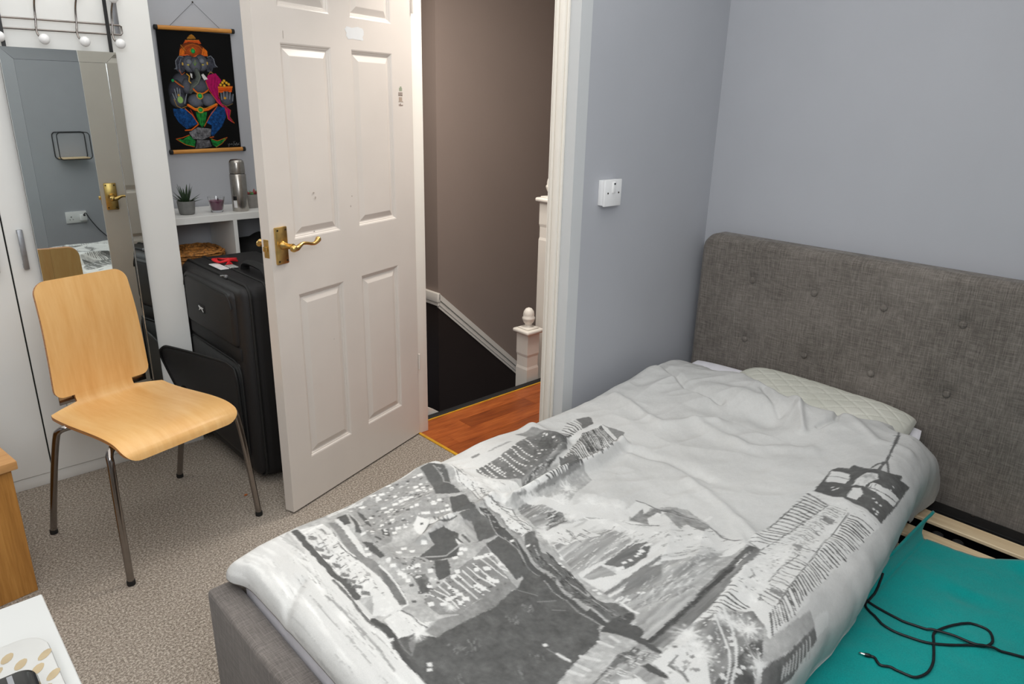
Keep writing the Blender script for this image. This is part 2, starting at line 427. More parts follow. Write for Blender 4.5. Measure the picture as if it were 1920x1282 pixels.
def panel_bm(u0, u1, z0, z1):
    bm = bmesh.new()
    for side in (0, 1):
        prev = None
        for ins, d in ((0, 0), (.004, .0015), (.007, .0055), (.010, .0062), (.0125, .0095), (.0165, .0105), (.019, .0095), (.036, .0025), (.038, .002)):
            Y = d if side == 0 else DT-d
            ring = [bm.verts.new(p) for p in ((u0+ins, Y, z0+ins), (u1-ins, Y, z0+ins), (u1-ins, Y, z1-ins), (u0+ins, Y, z1-ins))]
            if prev:
                for j in range(4): bm.faces.new((prev[j], prev[(j+1) % 4], ring[(j+1) % 4], ring[j]))
            prev = ring
        bm.faces.new(prev)
    return bm
for i in (1, 3):
    for k in (1, 3, 5): obj('raised_panel', panel_bm(us[i], us[i+1], zs[k], zs[k+1]), M['door'], door, 0, local=True)
for side in (0, 1):
    Y = 0 if side == 0 else DT; s = -1 if side == 0 else 1
    U = -DW
    pl = obj('handle_plate', BX((U+.016, min(Y, Y+s*.009), .922), (U+.066, max(Y, Y+s*.009), 1.043), .003), M['brass'], door, local=True)
    for du in (.024, .058):
        for dz in (.932, 1.033):
            bm = bmesh.new(); lathe(bm, [(.0034, 0), (.0034, .0012), (.0015, .0004)], (U+du, Y+s*.009, dz), 10, (0, s, 0))
            o = obj('screw', bm, M['screw'], pl, local=True)
    bm = bmesh.new()
    lathe(bm, [(.014, 0), (.014, .004), (.0105, .007), (.0095, .02), (.0085, .036), (.0105, .04), (.0105, .046)], (U+.043, Y+s*.009, .983), 16, (0, s, 0))
    p = spline([(U+.036, Y+s*.054, .979), (U+.043, Y+s*.056, .977), (U+.058, Y+s*.056, .977), (U+.07, Y+s*.056, .983), (U+.085, Y+s*.055, .988), (U+.105, Y+s*.054, .986), (U+.124, Y+s*.053, .981), (U+.14, Y+s*.053, .980), (U+.153, Y+s*.054, .987), (U+.158, Y+s*.054, .993)], 5)
    n = len(p); tube(bm, p, [.0095 if i < n*.2 else .0095-.004*min(1, (i/n-.2)/.25) if i < n*.72 else .0055+.004*min(1, (i/n-.72)/.2) for i in range(n)], 10)
    ball(bm, (U+.157, Y+s*.054, .991), .0098, 12); ball(bm, (U+.043, Y+s*.056, .978), .012, 12)
    obj('lever_handle', bm, M['brass'], door, 60, local=True)
lp = obj('latch_plate', BX((-DW-.0012, .009, .945), (-DW+.001, .031, 1.005), .0008, 1), M['brass'], door, local=True)
bm = bmesh.new(); box(bm, (-DW-.010, .013, .967), (-DW, .027, .983), .002)
obj('latch_bolt', bm, M['brass'], lp, local=True)
for z in (.35, 1.78):
    bm = bmesh.new(); tube(bm, [(.004, -.004, z-.035), (.004, -.004, z+.035)], .005, 10)
    obj('hinge', bm, M['door'], door, local=True)
def blob(u, z, ru, rz, seed, d=.0005):
    bm = bmesh.new(); r = random.Random(seed); vs_ = []
    for k in range(22):
        a = 2*PI*k/22; q = .82+.3*r.random(); e = .55
        vs_.append(bm.verts.new((u+ru*q*math.copysign(abs(math.cos(a))**e, math.cos(a)), -d, z+rz*q*math.copysign(abs(math.sin(a))**e, math.sin(a)))))
    bm.faces.new(vs_); return bm
M['patch'] = plain('touch_up_paint', (216, 217, 217), .5, var=.01)
M['stain1'] = plain('sticker_residue_green', (150, 158, 136), .7, var=.1)
M['stain2'] = plain('sticker_residue_brown', (158, 142, 128), .7, var=.1)
M['stain3'] = plain('sticker_residue_dark', (126, 108, 98), .7, var=.1)
o = obj('paint_patch', blob(-DW+.449, 1.648, .047, .021, 5), M['patch'], door, 0, local=True); o['label'] = 'whiter touched-up paint patch'
bm = bmesh.new()
def flat(bm, u0, u1, z0, z1, d=.0005, mi=0):
    f = bm.faces.new([bm.verts.new(p) for p in ((-DW+u0, -d, z0), (-DW+u1, -d, z0), (-DW+u1, -d, z1), (-DW+u0, -d, z1))]); f.material_index = mi
flat(bm, .688, .706, 1.468, 1.479, mi=0); flat(bm, .693, .703, 1.479, 1.484, mi=0)
for u in (.683, .689, .694, .699, .7045): flat(bm, u, u+.0032, 1.450, 1.4635, mi=2)
flat(bm, .685, .6905, 1.450, 1.4525, mi=2); flat(bm, .696, .706, 1.450, 1.4525, mi=2)
flat(bm, .685, .705, 1.432, 1.446, mi=1); flat(bm, .683, .711, 1.428, 1.4305, mi=1)
for u in (.684, .692, .697, .704): flat(bm, u, u+.005, 1.414, 1.421+.003*math.sin(u*900), mi=2)
o = obj('sticker_residue', bm, [M['stain1'], M['stain2'], M['stain3']], door, 0, local=True); o['label'] = 'faded green and brown sticker residue'
M['scuff'] = plain('grey_scuff', (170, 160, 150), .8)
for u, z, a, b, sd in ((.205, 1.135, .004, .003, 1), (.212, 1.118, .003, .004, 2), (.196, 1.006, .003, .002, 3), (.395, 1.105, .003, .002, 4), (.386, 1.07, .002, .004, 6), (.12, 1.62, .0015, .012, 7), (.26, .6, .002, .002, 8)):
    obj('scuff_mark', blob(-DW+u, z, a, b, sd, .0006), M['scuff'], door, 0, local=True)

# ------------------------------------------------------------------ switch and wall socket
sw = thing('light_switch', 'white single switch on grey wall left of headboard', 'switch', (1.8695, YS, 1.163))
obj('back_box', BX((1.829, YS-.022, 1.122), (1.910, YS, 1.204), .002), M['whitep'], sw)
obj('face_plate', BX((1.8265, YS-.031, 1.1195), (1.9125, YS-.022, 1.2065), .003), M['whitep'], sw)
o = obj('rocker', BX((1.8625, YS-.036, 1.163), (1.8765, YS-.029, 1.199), .002), M['whitep'], sw)
obj('indicator', BX((1.866, YS-.0368, 1.190), (1.873, YS-.0355, 1.1955)), M['dark'], o)
for x in (1.8425, 1.8965):
    bm = bmesh.new(); lathe(bm, [(.003, 0), (.003, .001), (.001, .0002)], (x, YS-.031, 1.163), 10, (0, -1, 0)); obj('screw', bm, M['screw'], sw)
so = thing('wall_socket', 'white double socket with a plug, seen in the mirror', 'socket', (1.70, YR, .51))
obj('face_plate', BX((1.624, YR, .466), (1.771, YR+.012, .552), .003), M['whitep'], so)
for x in (1.660,):
    for a, b, z0, z1 in ((-.004, .004, .509, .517), (-.014, -.008, .491, .496), (.008, .014, .491, .496)):
        obj('pin_hole', BX((x+a, YR+.0115, z0), (x+b, YR+.0125, z1)), M['gap'], so, 0)
pg = thing('power_plug', 'white plug with grey lead in the wall socket', 'plug', (1.74, YR+.0125, .51))
obj('plug_body', BX((1.715, YR+.0128, .480), (1.765, YR+.042, .529), .008), M['whitep'], pg)
bm = bmesh.new(); tube(bm, spline([(1.745, YR+.04, .534), (1.755, YR+.05, .537), (1.785, YR+.03, .485), (1.84, YR+.02, .40), (1.91, YR+.02, .31), (1.96, YR+.02, .19), (1.97, YR+.02, .06), (1.97, YR+.03, .004)], 6), .0035, 8)
obj('lead', bm, M['cord'], pg)
bm = bmesh.new(); ball(bm, (1.743, YR+.042, .525), .009, 10); obj('lead_grip', bm, M['dark'], pg)
ws = thing('wall_shelf', 'small black wire wall shelf, seen in the mirror', 'shelf', (1.74, YR, .948))
bm = bmesh.new()
def rr(x0, x1, z0, z1, y, r=.025):
    P = []
    for cx, cz, a0 in ((x1-r, z1-r, 0), (x0+r, z1-r, 90), (x0+r, z0+r, 180), (x1-r, z0+r, 270)):
        for k in range(5): a = math.radians(a0+k*22.5); P.append((cx+r*math.cos(a), y, cz+r*math.sin(a)))
    return P
tube(bm, rr(1.628, 1.850, .946, 1.140, YR+.005), .0035, 6, closed=True); obj('wire_frame', bm, M['dark'], ws, 60)
bm = bmesh.new(); tube(bm, rr(1.628, 1.850, .946, 1.140, YR+.10), .0035, 6, closed=True); obj('wire_frame', bm, M['dark'], ws, 60)
for x in (1.655, 1.823):
    for z in (.946, 1.140): bm = bmesh.new(); tube(bm, [(x, YR+.005, z), (x, YR+.10, z)], .0035, 6); obj('wire_spacer', bm, M['dark'], ws, 60)
obj('shelf_board', BX((1.645, YR+.006, .950), (1.833, YR+.098, .959), .001), M['pine'], ws)

# ------------------------------------------------------------------ wardrobe
wd = thing('wardrobe', 'white two-door wardrobe with grey bar handle behind the chair', 'wardrobe', (.3, 3.24, 0))
bm = bmesh.new()
box(bm, (-.25, 3.0, .05), (-.232, 3.49, 2.3)); box(bm, (.932, 3.0, 0), (.95, 3.49, 2.3)); box(bm, (-.25, 3.0, 2.28), (.95, 3.49, 2.3)); box(bm, (-.25, 3.47, .05), (.95, 3.49, 2.28)); box(bm, (-.25, 3.0, .05), (.95, 3.49, .068))
box(bm, (.366, 3.001, .068), (.39, 3.47, 2.28))
obj('carcass', bm, M['white'], wd, 0)
obj('plinth', BX((-.25, 2.986, 0), (.95, 3.0, .046), .001), M['white'], wd)
for a, b in ((-.249, .3765), (.3815, .949)):
    d = obj('door', BX((a, 2.981, .049), (b, 2.999, 2.298), .0012, 1), M['white'], wd)
    hx = .4225 if a > 0 else .335
    bm = bmesh.new(); box(bm, (hx-.0085, 2.953, .843), (hx+.0085, 2.962, .983), .002); box(bm, (hx-.007, 2.96, .966), (hx+.007, 2.9815, .980)); box(bm, (hx-.007, 2.96, .846), (hx+.007, 2.9815, .860))
    obj('bar_handle', bm, M['alu'], d)
obj('door_gap', BX((.3765, 2.99, .05), (.3815, 2.9995, 2.29)), M['gap'], wd, 0)
# hook rack
rk = thing('hook_rack', 'chrome over-door hook rack with white ball tips above mirror', 'coat rack', (.64, 2.98, 1.65))
bm = bmesh.new()
YK = 2.958
P = [(.30, YK, 1.6615), (.836, YK, 1.6635), (.842, YK, 1.660), (.8425, YK, 1.638), (.838, YK, 1.6325), (.30, YK, 1.6285)]
tube(bm, P, .0032, 8)
obj('wire_rail', bm, M['chrome'], rk, 60)
obj('door_bracket', BX((.8225, 2.962, 1.632), (.838, 2.965, 2.31), .001), M['alu'], rk)
for x in (.36, .458, .582, .701, .812):
    bm = bmesh.new()
    p = spline([(x+.004, YK-.045, 1.742), (x+.003, YK-.03, 1.728), (x+.002, YK-.010, 1.70), (x, YK-.006, 1.66), (x-.003, YK-.007, 1.63), (x-.001, YK-.016, 1.612), (x+.006, YK-.035, 1.603)], 5)
    tube(bm, p, .0034, 8)
    h = obj('hook', bm, M['chrome'], rk, 60)
    for c_ in ((x+.004, YK-.048, 1.746), (x+.0085, YK-.042, 1.601)):
        bm = bmesh.new(); ball(bm, c_, .0165, 16); obj('ball_tip', bm, M['whitep'], h)
# mirror, hanging a little askew: local x along its width, local y into the wardrobe
MW, MZ0, MZ1, MY = .352, .30, 1.573, 0
mi = thing('hanging_mirror', 'tall silver mirror hung on the wardrobe front behind the chair', 'mirror', (.460, 2.931, 0), math.radians(3.5))
obj('backing', BX((0, MY+.008, MZ0), (MW, MY+.016, MZ1), .001), M['dark'], mi, local=True)
B = .037
i0, i1, j0, j1 = B, MW-B, MZ0+B, MZ1-B
obj('glass', BX((i0, MY+.001, j0), (i1, MY+.006, j1)), M['mirror'], mi, 0, local=True)
tl = .0030
def bev(pts):
    bm = bmesh.new(); f = [bm.verts.new(p) for p in pts]; bm.faces.new(f)
    g = [bm.verts.new((p[0], MY+.0078, p[2])) for p in pts]; bm.faces.new(g[::-1])
    for j in range(4): bm.faces.new((f[j], g[j], g[(j+1) % 4], f[(j+1) % 4]))
    return bm
yo, yi = MY+tl*.5, MY-.0005
g = .0007
for pts in ([(0, yo, MZ0), (0, yo, MZ1), (i0-g, yi, j1), (i0-g, yi, j0)], [(MW, yo, MZ1), (MW, yo, MZ0), (i1+g, yi, j0), (i1+g, yi, j1)], [(0, yo, MZ1), (MW, yo, MZ1), (i1, yi, j1+g), (i0, yi, j1+g)], [(MW, yo, MZ0), (0, yo, MZ0), (i0, yi, j0-g), (i1, yi, j0-g)]):
    obj('bevel_strip', bev(pts), M['mirror'], mi, 0, local=True)
bm = bmesh.new(); box(bm, (i1-.001, MY-.0018, j0), (i1+.0022, MY+.001, j1), .0006, 1)
obj('silver_bead', bm, M['silver'], mi, local=True)
for x in (.4795, .7975):
    obj('strap', BX((x-.006, 2.9535 if x > .6 else 2.945, 1.56), (x+.006, 2.9555 if x > .6 else 2.947, 2.31)), M['dark'], mi, 0)

# ------------------------------------------------------------------ shelf unit and what stands on it
sh = thing('shelf_unit', 'white open cube shelf in the corner behind the open door', 'shelf', (1.27, 3.35, 0))
ZT = .935
obj('top_board', BX((.957, 3.2, ZT-.03), (1.60, 3.49, ZT), .001, 1), M['white'], sh)
for z in (.0, .31, .60): obj('shelf_board', BX((.957, 3.2, z), (1.60, 3.49, z+.02), .001, 1), M['white'], sh)
for a, b in ((.957, .975), (1.2635, 1.2815), (1.582, 1.60)):
    obj('upright', BX((a, 3.2005, .0), (b, 3.49, ZT-.03), .001, 1), M['white'], sh)
# spiky plant
pt = thing('potted_plant', 'spiky dark green plant in grey pot on white shelf', 'plant', (1.10, 3.292, ZT))
px, py = 1.10, 3.292
bm = bmesh.new(); lathe(bm, [(.026, 0), (.031, .003), (.034, .02), (.0375, .056), (.0375, .0585), (.034, .0585), (.033, .052), (.001, .05)], (px, py, ZT), 28)
obj('pot', bm, M['pot'], pt, 50)
bm = bmesh.new(); lathe(bm, [(.033, .0), (.031, .004), (.0, .006)], (px, py, ZT+.05), 20); obj('soil', bm, M['soil'], pt)
def leaf(c, az, tilt, L, wd_, th=.004, curl=.3):
    bm = bmesh.new(); n = 6; rings = []
    d = Vector((math.cos(az), math.sin(az), 0)); s = Vector((-math.sin(az), math.cos(az), 0)); p = Vector(c); el = tilt
    for i in range(n+1):
        t_ = i/n; w_ = wd_*(.75+.5*t_ if t_ < .3 else .9*(1-(t_-.3)/.7)**.8)+.0004
        nrm = (-d*math.sin(el)+Vector((0, 0, 1))*math.cos(el))
        rings.append([bm.verts.new(p+s*w_), bm.verts.new(p+nrm*th*(1-t_)*.2), bm.verts.new(p-s*w_), bm.verts.new(p-nrm*th*(1.05-t_))])
        p = p+(d*math.cos(el)+Vector((0, 0, 1))*math.sin(el))*(L/n); el -= curl/n
    for a, b in zip(rings, rings[1:]):
        for k in range(4): bm.faces.new((a[k], a[(k+1) % 4], b[(k+1) % 4], b[k]))
    bm.faces.new(rings[0]); bm.faces.new(rings[-1][::-1]); return bm
r = random.Random(4)
for k in range(9):
    a = k*2.4; obj('leaf', leaf((px+.006*math.cos(a), py+.006*math.sin(a), ZT+.052), a, 1.32-.03*k+r.random()*.1, .085-.002*k, .0062, .006, .05), M['leaf'], pt, 60)
for a, e in ((3.0, .72), (3.5, .5), (2.5, .9), (-.15, .62), (.25, .35), (-.55, .28), (-1.6, .8), (1.5, .8), (-2.4, .7)):
    obj('leaf', leaf((px+.008*math.cos(a), py+.008*math.sin(a), ZT+.05), a, e, .066, .0052, .005, .12), M['leaf'], pt, 60)
# candle
cn = thing('glass_candle', 'plum coloured candle in a tapered clear glass', 'candle', (1.229, 3.283, ZT))
bm = bmesh.new(); lathe(bm, [(0, 0), (.024, 0), (.026, .002), (.037, .068), (.0345, .068), (.0255, .013), (.0235, .010), (0, .010)], (1.229, 3.283, ZT), 28); obj('glass', bm, M['glass'], cn, 50)
bm = bmesh.new(); lathe(bm, [(0, .0115), (.0226, .0115), (.0245, .014), (.0312, .052), (0, .050)], (1.229, 3.283, ZT), 28); obj('wax', bm, M['wax'], cn, 50)
bm = bmesh.new(); tube(bm, [(1.236, 3.281, ZT+.049), (1.237, 3.281, ZT+.062)], .0018, 6); obj('wick', bm, M['soil'], cn)
# flask
fx, fy = 1.329, 3.262
fk = thing('vacuum_flask', 'tall brushed steel flask standing on white shelf', 'flask', (fx, fy, ZT))
bm = bmesh.new(); lathe(bm, [(0, 0), (.0345, 0), (.0355, .002), (.0355, .163), (.0335, .166), (0, .166)], (fx, fy, ZT), 32); obj('flask_body', bm, M['steel'], fk, 50)
bm = bmesh.new(); lathe(bm, [(.0318, .1655), (.0318, .170), (0, .170)], (fx, fy, ZT), 32); obj('seal_ring', bm, M['dark'], fk, 50)
bm = bmesh.new(); lathe(bm, [(0, .169), (.0335, .169), (.034, .171), (.0325, .214), (.030, .223), (.024, .229), (0, .230)], (fx, fy, ZT), 32); obj('cup_lid', bm, M['steel'], fk, 50)
bm = bmesh.new()
for a0, z0, z1, mi_ in ((-2.78, .052, .069, 0), (-2.78, .018, .050, 1)):
    R_ = .0358; n = 6; pr = None
    for k in range(n+1):
        a = a0-.05+.5*k/n
        q = [bm.verts.new((fx+R_*math.cos(a), fy+R_*math.sin(a), ZT+z)) for z in (z0, z1)]
        if pr: f = bm.faces.new((pr[0], q[0], q[1], pr[1])); f.material_index = mi_
        pr = q
obj('label_sticker', bm, [M['dark'], M['tagw']], fk)
# succulent planter
pl = thing('succulent_planter', 'green and red succulent in a grey planter behind flask', 'plant', (1.425, 3.335, ZT))
obj('planter', BX((1.375, 3.305, ZT), (1.475, 3.365, ZT+.062), .004), M['concrete'], pl)
r = random.Random(9)
for k in range(16):
    a = 2*PI*k/16; x = 1.425+.034*math.cos(a)*(1 if k % 2 else .6); y_ = 3.335+.02*math.sin(a)
    obj('leaf', leaf((x, y_, ZT+.062), a, .5+.5*r.random(), .026, .007, .005, .2), M['succ'] if k % 3 else M['succr'], pl, 60)
bm = bmesh.new()
for k in range(8): ball(bm, (1.39+.01*k, 3.33, ZT+.066), .009, 8, (1, 1, .7))
obj('ground_cover', bm, M['succr'], pl)
# wicker basket: woven coils
wk = thing('wicker_basket', 'brown wicker basket inside the left shelf cube', 'basket', (1.125, 3.34, .62))
bm = bmesh.new()
def lobe(x0, x1, y0, y1, z, n=36, ph=0):
    return [(lerp((x0+x1)/2, (x1-x0)/2*math.copysign(abs(math.cos(a))**.55, math.cos(a))), lerp((y0+y1)/2, (y1-y0)/2*math.copysign(abs(math.sin(a))**.55, math.sin(a))), z+.003*math.sin(a*9+ph)) for a in [2*PI*k/n for k in range(n)]]
def lerp(c_, d_): return c_+d_
for k in range(14):
    g = .0035*k; tube(bm, lobe(1.005-g*.3, 1.235+g*.2, 3.235, 3.46, .628+.0095*k, ph=k*PI), .0062, 6, closed=True)
box(bm, (1.02, 3.25, .622), (1.22, 3.445, .70))
obj('basket_body', bm, M['wicker'], wk, 60)
bm = bmesh.new()
for k in range(11):
    s_ = 1-k/11.5; tube(bm, lobe(1.12-.122*s_, 1.12+.122*s_, 3.348-.118*s_, 3.348+.118*s_, .762+.016*(1-s_)+.012*math.sin(k*2.1)*.3, ph=k*PI), .0065, 6, closed=True)
obj('basket_lid', bm, M['wicker'], wk, 60)
# black bag
bg = bmesh.new(); ball(bg, (1.435, 3.335, .715), .1, 28, (1.42, 1.15, .92))
for v in bg.verts:
    d = 1+.10*math.sin(v.co.x*43)*math.sin(v.co.y*37+1)+.06*math.sin(v.co.z*60+v.co.x*50); c0 = Vector((1.435, 3.335, .715)); v.co = c0+(v.co-c0)*d
    v.co.z = max(v.co.z, .6205); v.co.x = min(max(v.co.x, 1.283), 1.58)
o = obj('black_bag', bg, M['bag'], None, 80); label(o, 'crumpled black cloth bag inside the right shelf cube', 'bag')
# ------------------------------------------------------------------ chair
ch = thing('dining_chair', 'bent birch plywood chair with chrome legs before the mirror', 'chair', (.5845, 2.427, 0), math.atan2(.244, .970))
def shell(prof, hw, ends, th=.011, nw=21):
    """prof: spline list of (y,z); hw(t): half width; ends: corner radius at start/end"""
    P = spline([(0, y, z) for y, z in prof], 10)
    L = [0]
    for a, b in zip(P, P[1:]): L.append(L[-1]+(b-a).length)
    tot = L[-1]
    ts = sorted(set([0, tot]+[tot*i/44 for i in range(45)]+[ends[0]*q for q in (.03, .1, .2, .35, .6, 1)]+[tot-ends[1]*q for q in (.03, .1, .2, .35, .6, 1)]))
    bm = bmesh.new(); F = []; Bk = []; j = 0
    for s in ts:
        while j < len(L)-2 and L[j+1] < s: j += 1
        k = (s-L[j])/(L[j+1]-L[j]); p = P[j].lerp(P[j+1], k)
        d = (P[min(j+2, len(P)-1)]-P[max(j-1, 0)]).normalized(); nrm = Vector((0, -d.z, d.y))
        h = hw(s/tot)
        for r_, dist in ((ends[0], s), (ends[1], tot-s)):
            if r_ and dist < r_: h = h-r_+math.sqrt(max(0, r_*r_-(r_-dist)**2))
        x0 = hwc
        F.append([bm.verts.new((x0+h*(2*i/(nw-1)-1), p.y, p.z)) for i in range(nw)])
        Bk.append([bm.verts.new((x0+h*(2*i/(nw-1)-1), p.y-nrm.y*th, p.z-nrm.z*th)) for i in range(nw)])
    for a in range(len(ts)-1):
        for i in range(nw-1):
            bm.faces.new((F[a][i], F[a][i+1], F[a+1][i+1], F[a+1][i])); bm.faces.new((Bk[a][i], Bk[a+1][i], Bk[a+1][i+1], Bk[a][i+1]))
        for i in (0, nw-1):
            f = bm.faces.new((F[a][i], F[a+1][i], Bk[a+1][i], Bk[a][i])); f.material_index = 1
    for a in (0, len(ts)-1):
        for i in range(nw-1):
            f = bm.faces.new((F[a][i], F[a][i+1], Bk[a][i+1], Bk[a][i])); f.material_index = 1
    return bm
hwc = -.008
obj('seat', shell([(-.262, .404), (-.256, .428), (-.232, .447), (-.19, .457), (-.12, .458), (-.03, .452), (.05, .446), (.12, .4435), (.165, .446), (.186, .455), (.1955, .468), (.1985, .482)],
    lambda t_: .198-.004*t_ if t_ < .90 else (.194-.082*min(1, (t_-.90)/.045)**2 if t_ < .945 else .098), (.052, 0)), [M['birch'], M['ply_edge']], ch, 30, local=True)
hwc = -.004
obj('backrest', shell([(.1986, .4815), (.2010, .51), (.2025, .56), (.205, .63), (.212, .72), (.226, .80), (.242, .866)],
    lambda t_: .162-.013*t_, (.03, .042)), [M['birch'], M['ply_edge']], ch, 30, local=True)
for sx in (-1, 1):
    x = .236*sx
    bm = bmesh.new(); tube(bm, spline([(x*1.01, -.238, .012), (x*.985, -.226, .15), (x*.955, -.212, .30), (x*.925, -.200, .392), (x*.905, -.190, .418), (x*.83, -.175, .4315), (x*.62, -.145, .436), (x*.3, -.12, .437)], 6), .0108, 12)
    l = obj('leg', bm, M['chrome'], ch, 60, local=True)
    bm = bmesh.new(); lathe(bm, [(0, 0), (.0118, 0), (.0128, .004), (.0122, .016), (0, .016)], (x*1.01, -.238, 0), 14); obj('foot_cap', bm, M['rubber'], l, local=True)
    bm = bmesh.new(); tube(bm, spline([(x, .238, .012), (x*.985, .195, .15), (x*.965, .145, .30), (x*.945, .110, .395), (x*.92, .098, .418), (x*.84, .085, .428), (x*.6, .07, .429), (x*.3, .05, .430)], 6), .0108, 12)
    l = obj('leg', bm, M['chrome'], ch, 60, local=True)
    bm = bmesh.new(); lathe(bm, [(0, 0), (.0118, 0), (.0128, .004), (.0122, .016), (0, .016)], (x, .238, 0), 14); obj('foot_cap', bm, M['rubber'], l, local=True)
for s_ in (-1, 1):
    bm = bmesh.new(); tube(bm, [(s_*.075, -.125, .4365), (s_*.075, .06, .4295)], .009, 8); obj('under_rail', bm, M['chrome'], ch, 60, local=True)
    bm = bmesh.new(); tube(bm, spline([(s_*.075, .06, .4295), (s_*.075, .14, .4285), (s_*.075, .195, .433), (s_*.075, .2145, .455), (s_*.075, .2185, .50)], 5), .007, 8); obj('back_bracket', bm, M['chrome'], ch, 60, local=True)
obj('bracket_plate', BX((-.150, .2145, .452), (.150, .2175, .500), .001), M['chrome'], ch, 60, local=True)

# ------------------------------------------------------------------ suitcase
SX0, SX1, SY0, SY1, SZ = .983, 1.31, 2.432, 3.06, .795
su = thing('suitcase', 'large black fabric suitcase with open front pocket behind door', 'suitcase', ((SX0+SX1)/2, (SY0+SY1)/2, 0))
obj('case_body', BX((SX0, SY0, .02), (SX1, SY1, SZ), .045, 5), M['nylon'], su)
obj('front_lid', BX((SX0-.022, SY0+.010, .035), (SX0+.09, SY1-.010, SZ-.006), .034, 4), M['nylon2'], su)
obj('upper_pocket', BX((SX0-.040, SY0+.058, .555), (SX0+.01, SY1-.088, .765), .022, 4), M['nylon2'], su)
obj('pocket_band', BX((SX0-.030, SY0+.045, .505), (SX0+.01, SY1-.086, .558), .008, 2), M['nylon'], su)
obj('pocket_lining', BX((SX0-.027, SY0+.075, .13), (SX0+.01, SY1-.06, .49), .012, 2), M['lining'], su)
# zips
def loop_yz(x, y0, y1, z0, z1, r, n=6):
    P = []
    for cy, cz, a0 in ((y1-r, z1-r, 0), (y0+r, z1-r, 90), (y0+r, z0+r, 180), (y1-r, z0+r, 270)):
        for k in range(n+1): a = math.radians(a0+90*k/n); P.append((x, cy+r*math.cos(a), cz+r*math.sin(a)))
    return P
bm = bmesh.new()
tube(bm, loop_yz(SX0+.012, SY0+.003, SY1-.003, .028, SZ-.002, .045), .0055, 6, closed=True)
obj('piping', bm, M['rubber'], su, 60); bm = bmesh.new()
tube(bm, loop_yz(SX0+.075, SY0-.001, SY1+.001, .022, SZ+.001, .045), .0045, 6, closed=True)
obj('piping', bm, M['rubber'], su, 60)
bm = bmesh.new()
p = [q for q in loop_yz(SX0-.038, SY0+.066, SY1-.096, .50, .756, .05) if q[2] > .56]
tube(bm, p, .004, 6); obj('pocket_zip', bm, M['rubber'], su, 60); bm = bmesh.new()
p = [q for q in loop_yz(SX0-.026, SY0+.062, SY1-.05, .06, .492, .06) if q[2] > .12]
tube(bm, p, .004, 6)
obj('pocket_zip', bm, M['rubber'], su, 60)
# flap: stays attached at its lower edge and near side, far upper corner hangs out
n, m = 34, 24; P = np.zeros((n, m, 3))
for i in range(n):
    for j in range(m):
        a = i/(n-1); b = j/(m-1)                   # a: 0 near .. 1 far (+Y);  b: 0 bottom .. 1 top
        y = SY0+.068+a*.50; z = .10+b*.392
        r_ = .07
        for (ya, s1) in ((SY0+.068, 1), (SY0+.568, -1)):
            dy = (y-ya)*s1; dz = .492-z
            if dy < r_ and dz < r_ and (r_-dy)**2+(r_-dz)**2 > r_*r_:
                q = r_/math.hypot(r_-dy, r_-dz); dy2 = r_-(r_-dy)*q; dz2 = r_-(r_-dz)*q; y = ya+s1*dy2; z = .492-dz2
        t_ = max(0, min(1, (z-.10)/.36)); out = .005+.132*(t_**.7)*(.06+.94*a)
        P[i, j] = (SX0-.030-out, y-.02*a, z-.018*t_*a*a)
gridobj('pocket_flap', P, M['nylon2'], su, back=(.006, 0, 0))
bm = bmesh.new(); tube(bm, [tuple(P[0, j]) for j in range(4, m)]+[tuple(P[i, m-1]) for i in range(1, n)]+[tuple(P[n-1, j]) for j in range(m-2, 3, -1)], .0048, 6)
obj('flap_zip', bm, M['rubber'], su, 60)
# emblem: small plate with a leaping cat
em = obj('emblem_plate', BX((SX0-.0425, 2.762, .629), (SX0-.039, 2.822, .661), .002), M['rubber'], su)
cat = [(-.024, .005), (-.021, .0095), (-.017, .0085), (-.008, .006), (.002, .005), (.010, .007), (.016, .004), (.023, .006), (.0245, .0045), (.017, .0005), (.013, -.002), (.019, -.007), (.0225, -.0105), (.0205, -.0115), (.012, -.0065), (.004, -.0025), (-.005, -.003), (-.012, -.0065), (-.020, -.0105), (-.0215, -.009), (-.0145, -.0035), (-.0155, .001), (-.020, .0025)]
bm = bmesh.new(); f = bm.faces.new([bm.verts.new((SX0-.0427, 2.792-a, .645+b)) for a, b in cat])
e_ = bmesh.ops.extrude_face_region(bm, geom=[f]); bmesh.ops.translate(bm, vec=(-.0012, 0, 0), verts=[g for g in e_['geom'] if isinstance(g, bmesh.types.BMVert)])
obj('leaping_cat_emblem', bm, M['tagw'], em, 0)
for z in (.615, .185):
    bm = bmesh.new(); ball(bm, (1.085, SY0-.002, z), .03, 16, (.42, .28, .85)); obj('side_foot', bm, M['rubber'], su, 60)
bm = bmesh.new(); tube(bm, spline([(1.10, 2.50, SZ-.004), (1.10, 2.515, SZ+.022), (1.10, 2.56, SZ+.034), (1.10, 2.66, SZ+.034), (1.10, 2.705, SZ+.022), (1.10, 2.72, SZ-.004)], 5), .011, 8)
for v in bm.verts: v.co.x = 1.10+(v.co.x-1.10)*1.7
obj('carry_handle', bm, M['rubber'], su, 60)
for y in (2.62, 2.485):
    bm = bmesh.new(); box(bm, (SX0+.000, y, SZ-.003 if y > 2.5 else .745), (SX0+.012, y+.02, SZ+.008 if y > 2.5 else .757), .003); tube(bm, [(SX0+.006, y+.02, SZ+.004 if y > 2.5 else .75), (SX0-.004, y+.035, SZ+.001 if y > 2.5 else .72)], .003, 6)
    obj('zip_pull', bm, M['alu'], su)
for y in (SY0+.06, SY1-.06):
    bm = bmesh.new(); lathe(bm, [(0, -.012), (.024, -.012), (.024, .012), (0, .012)], (SX1-.04, y, .024), 16, (0, 1, 0)); obj('wheel', bm, M['rubber'], su)
lt = thing('luggage_tag', 'white luggage tag on a red ribbon on top of suitcase', 'tag', (1.06, 2.80, SZ))
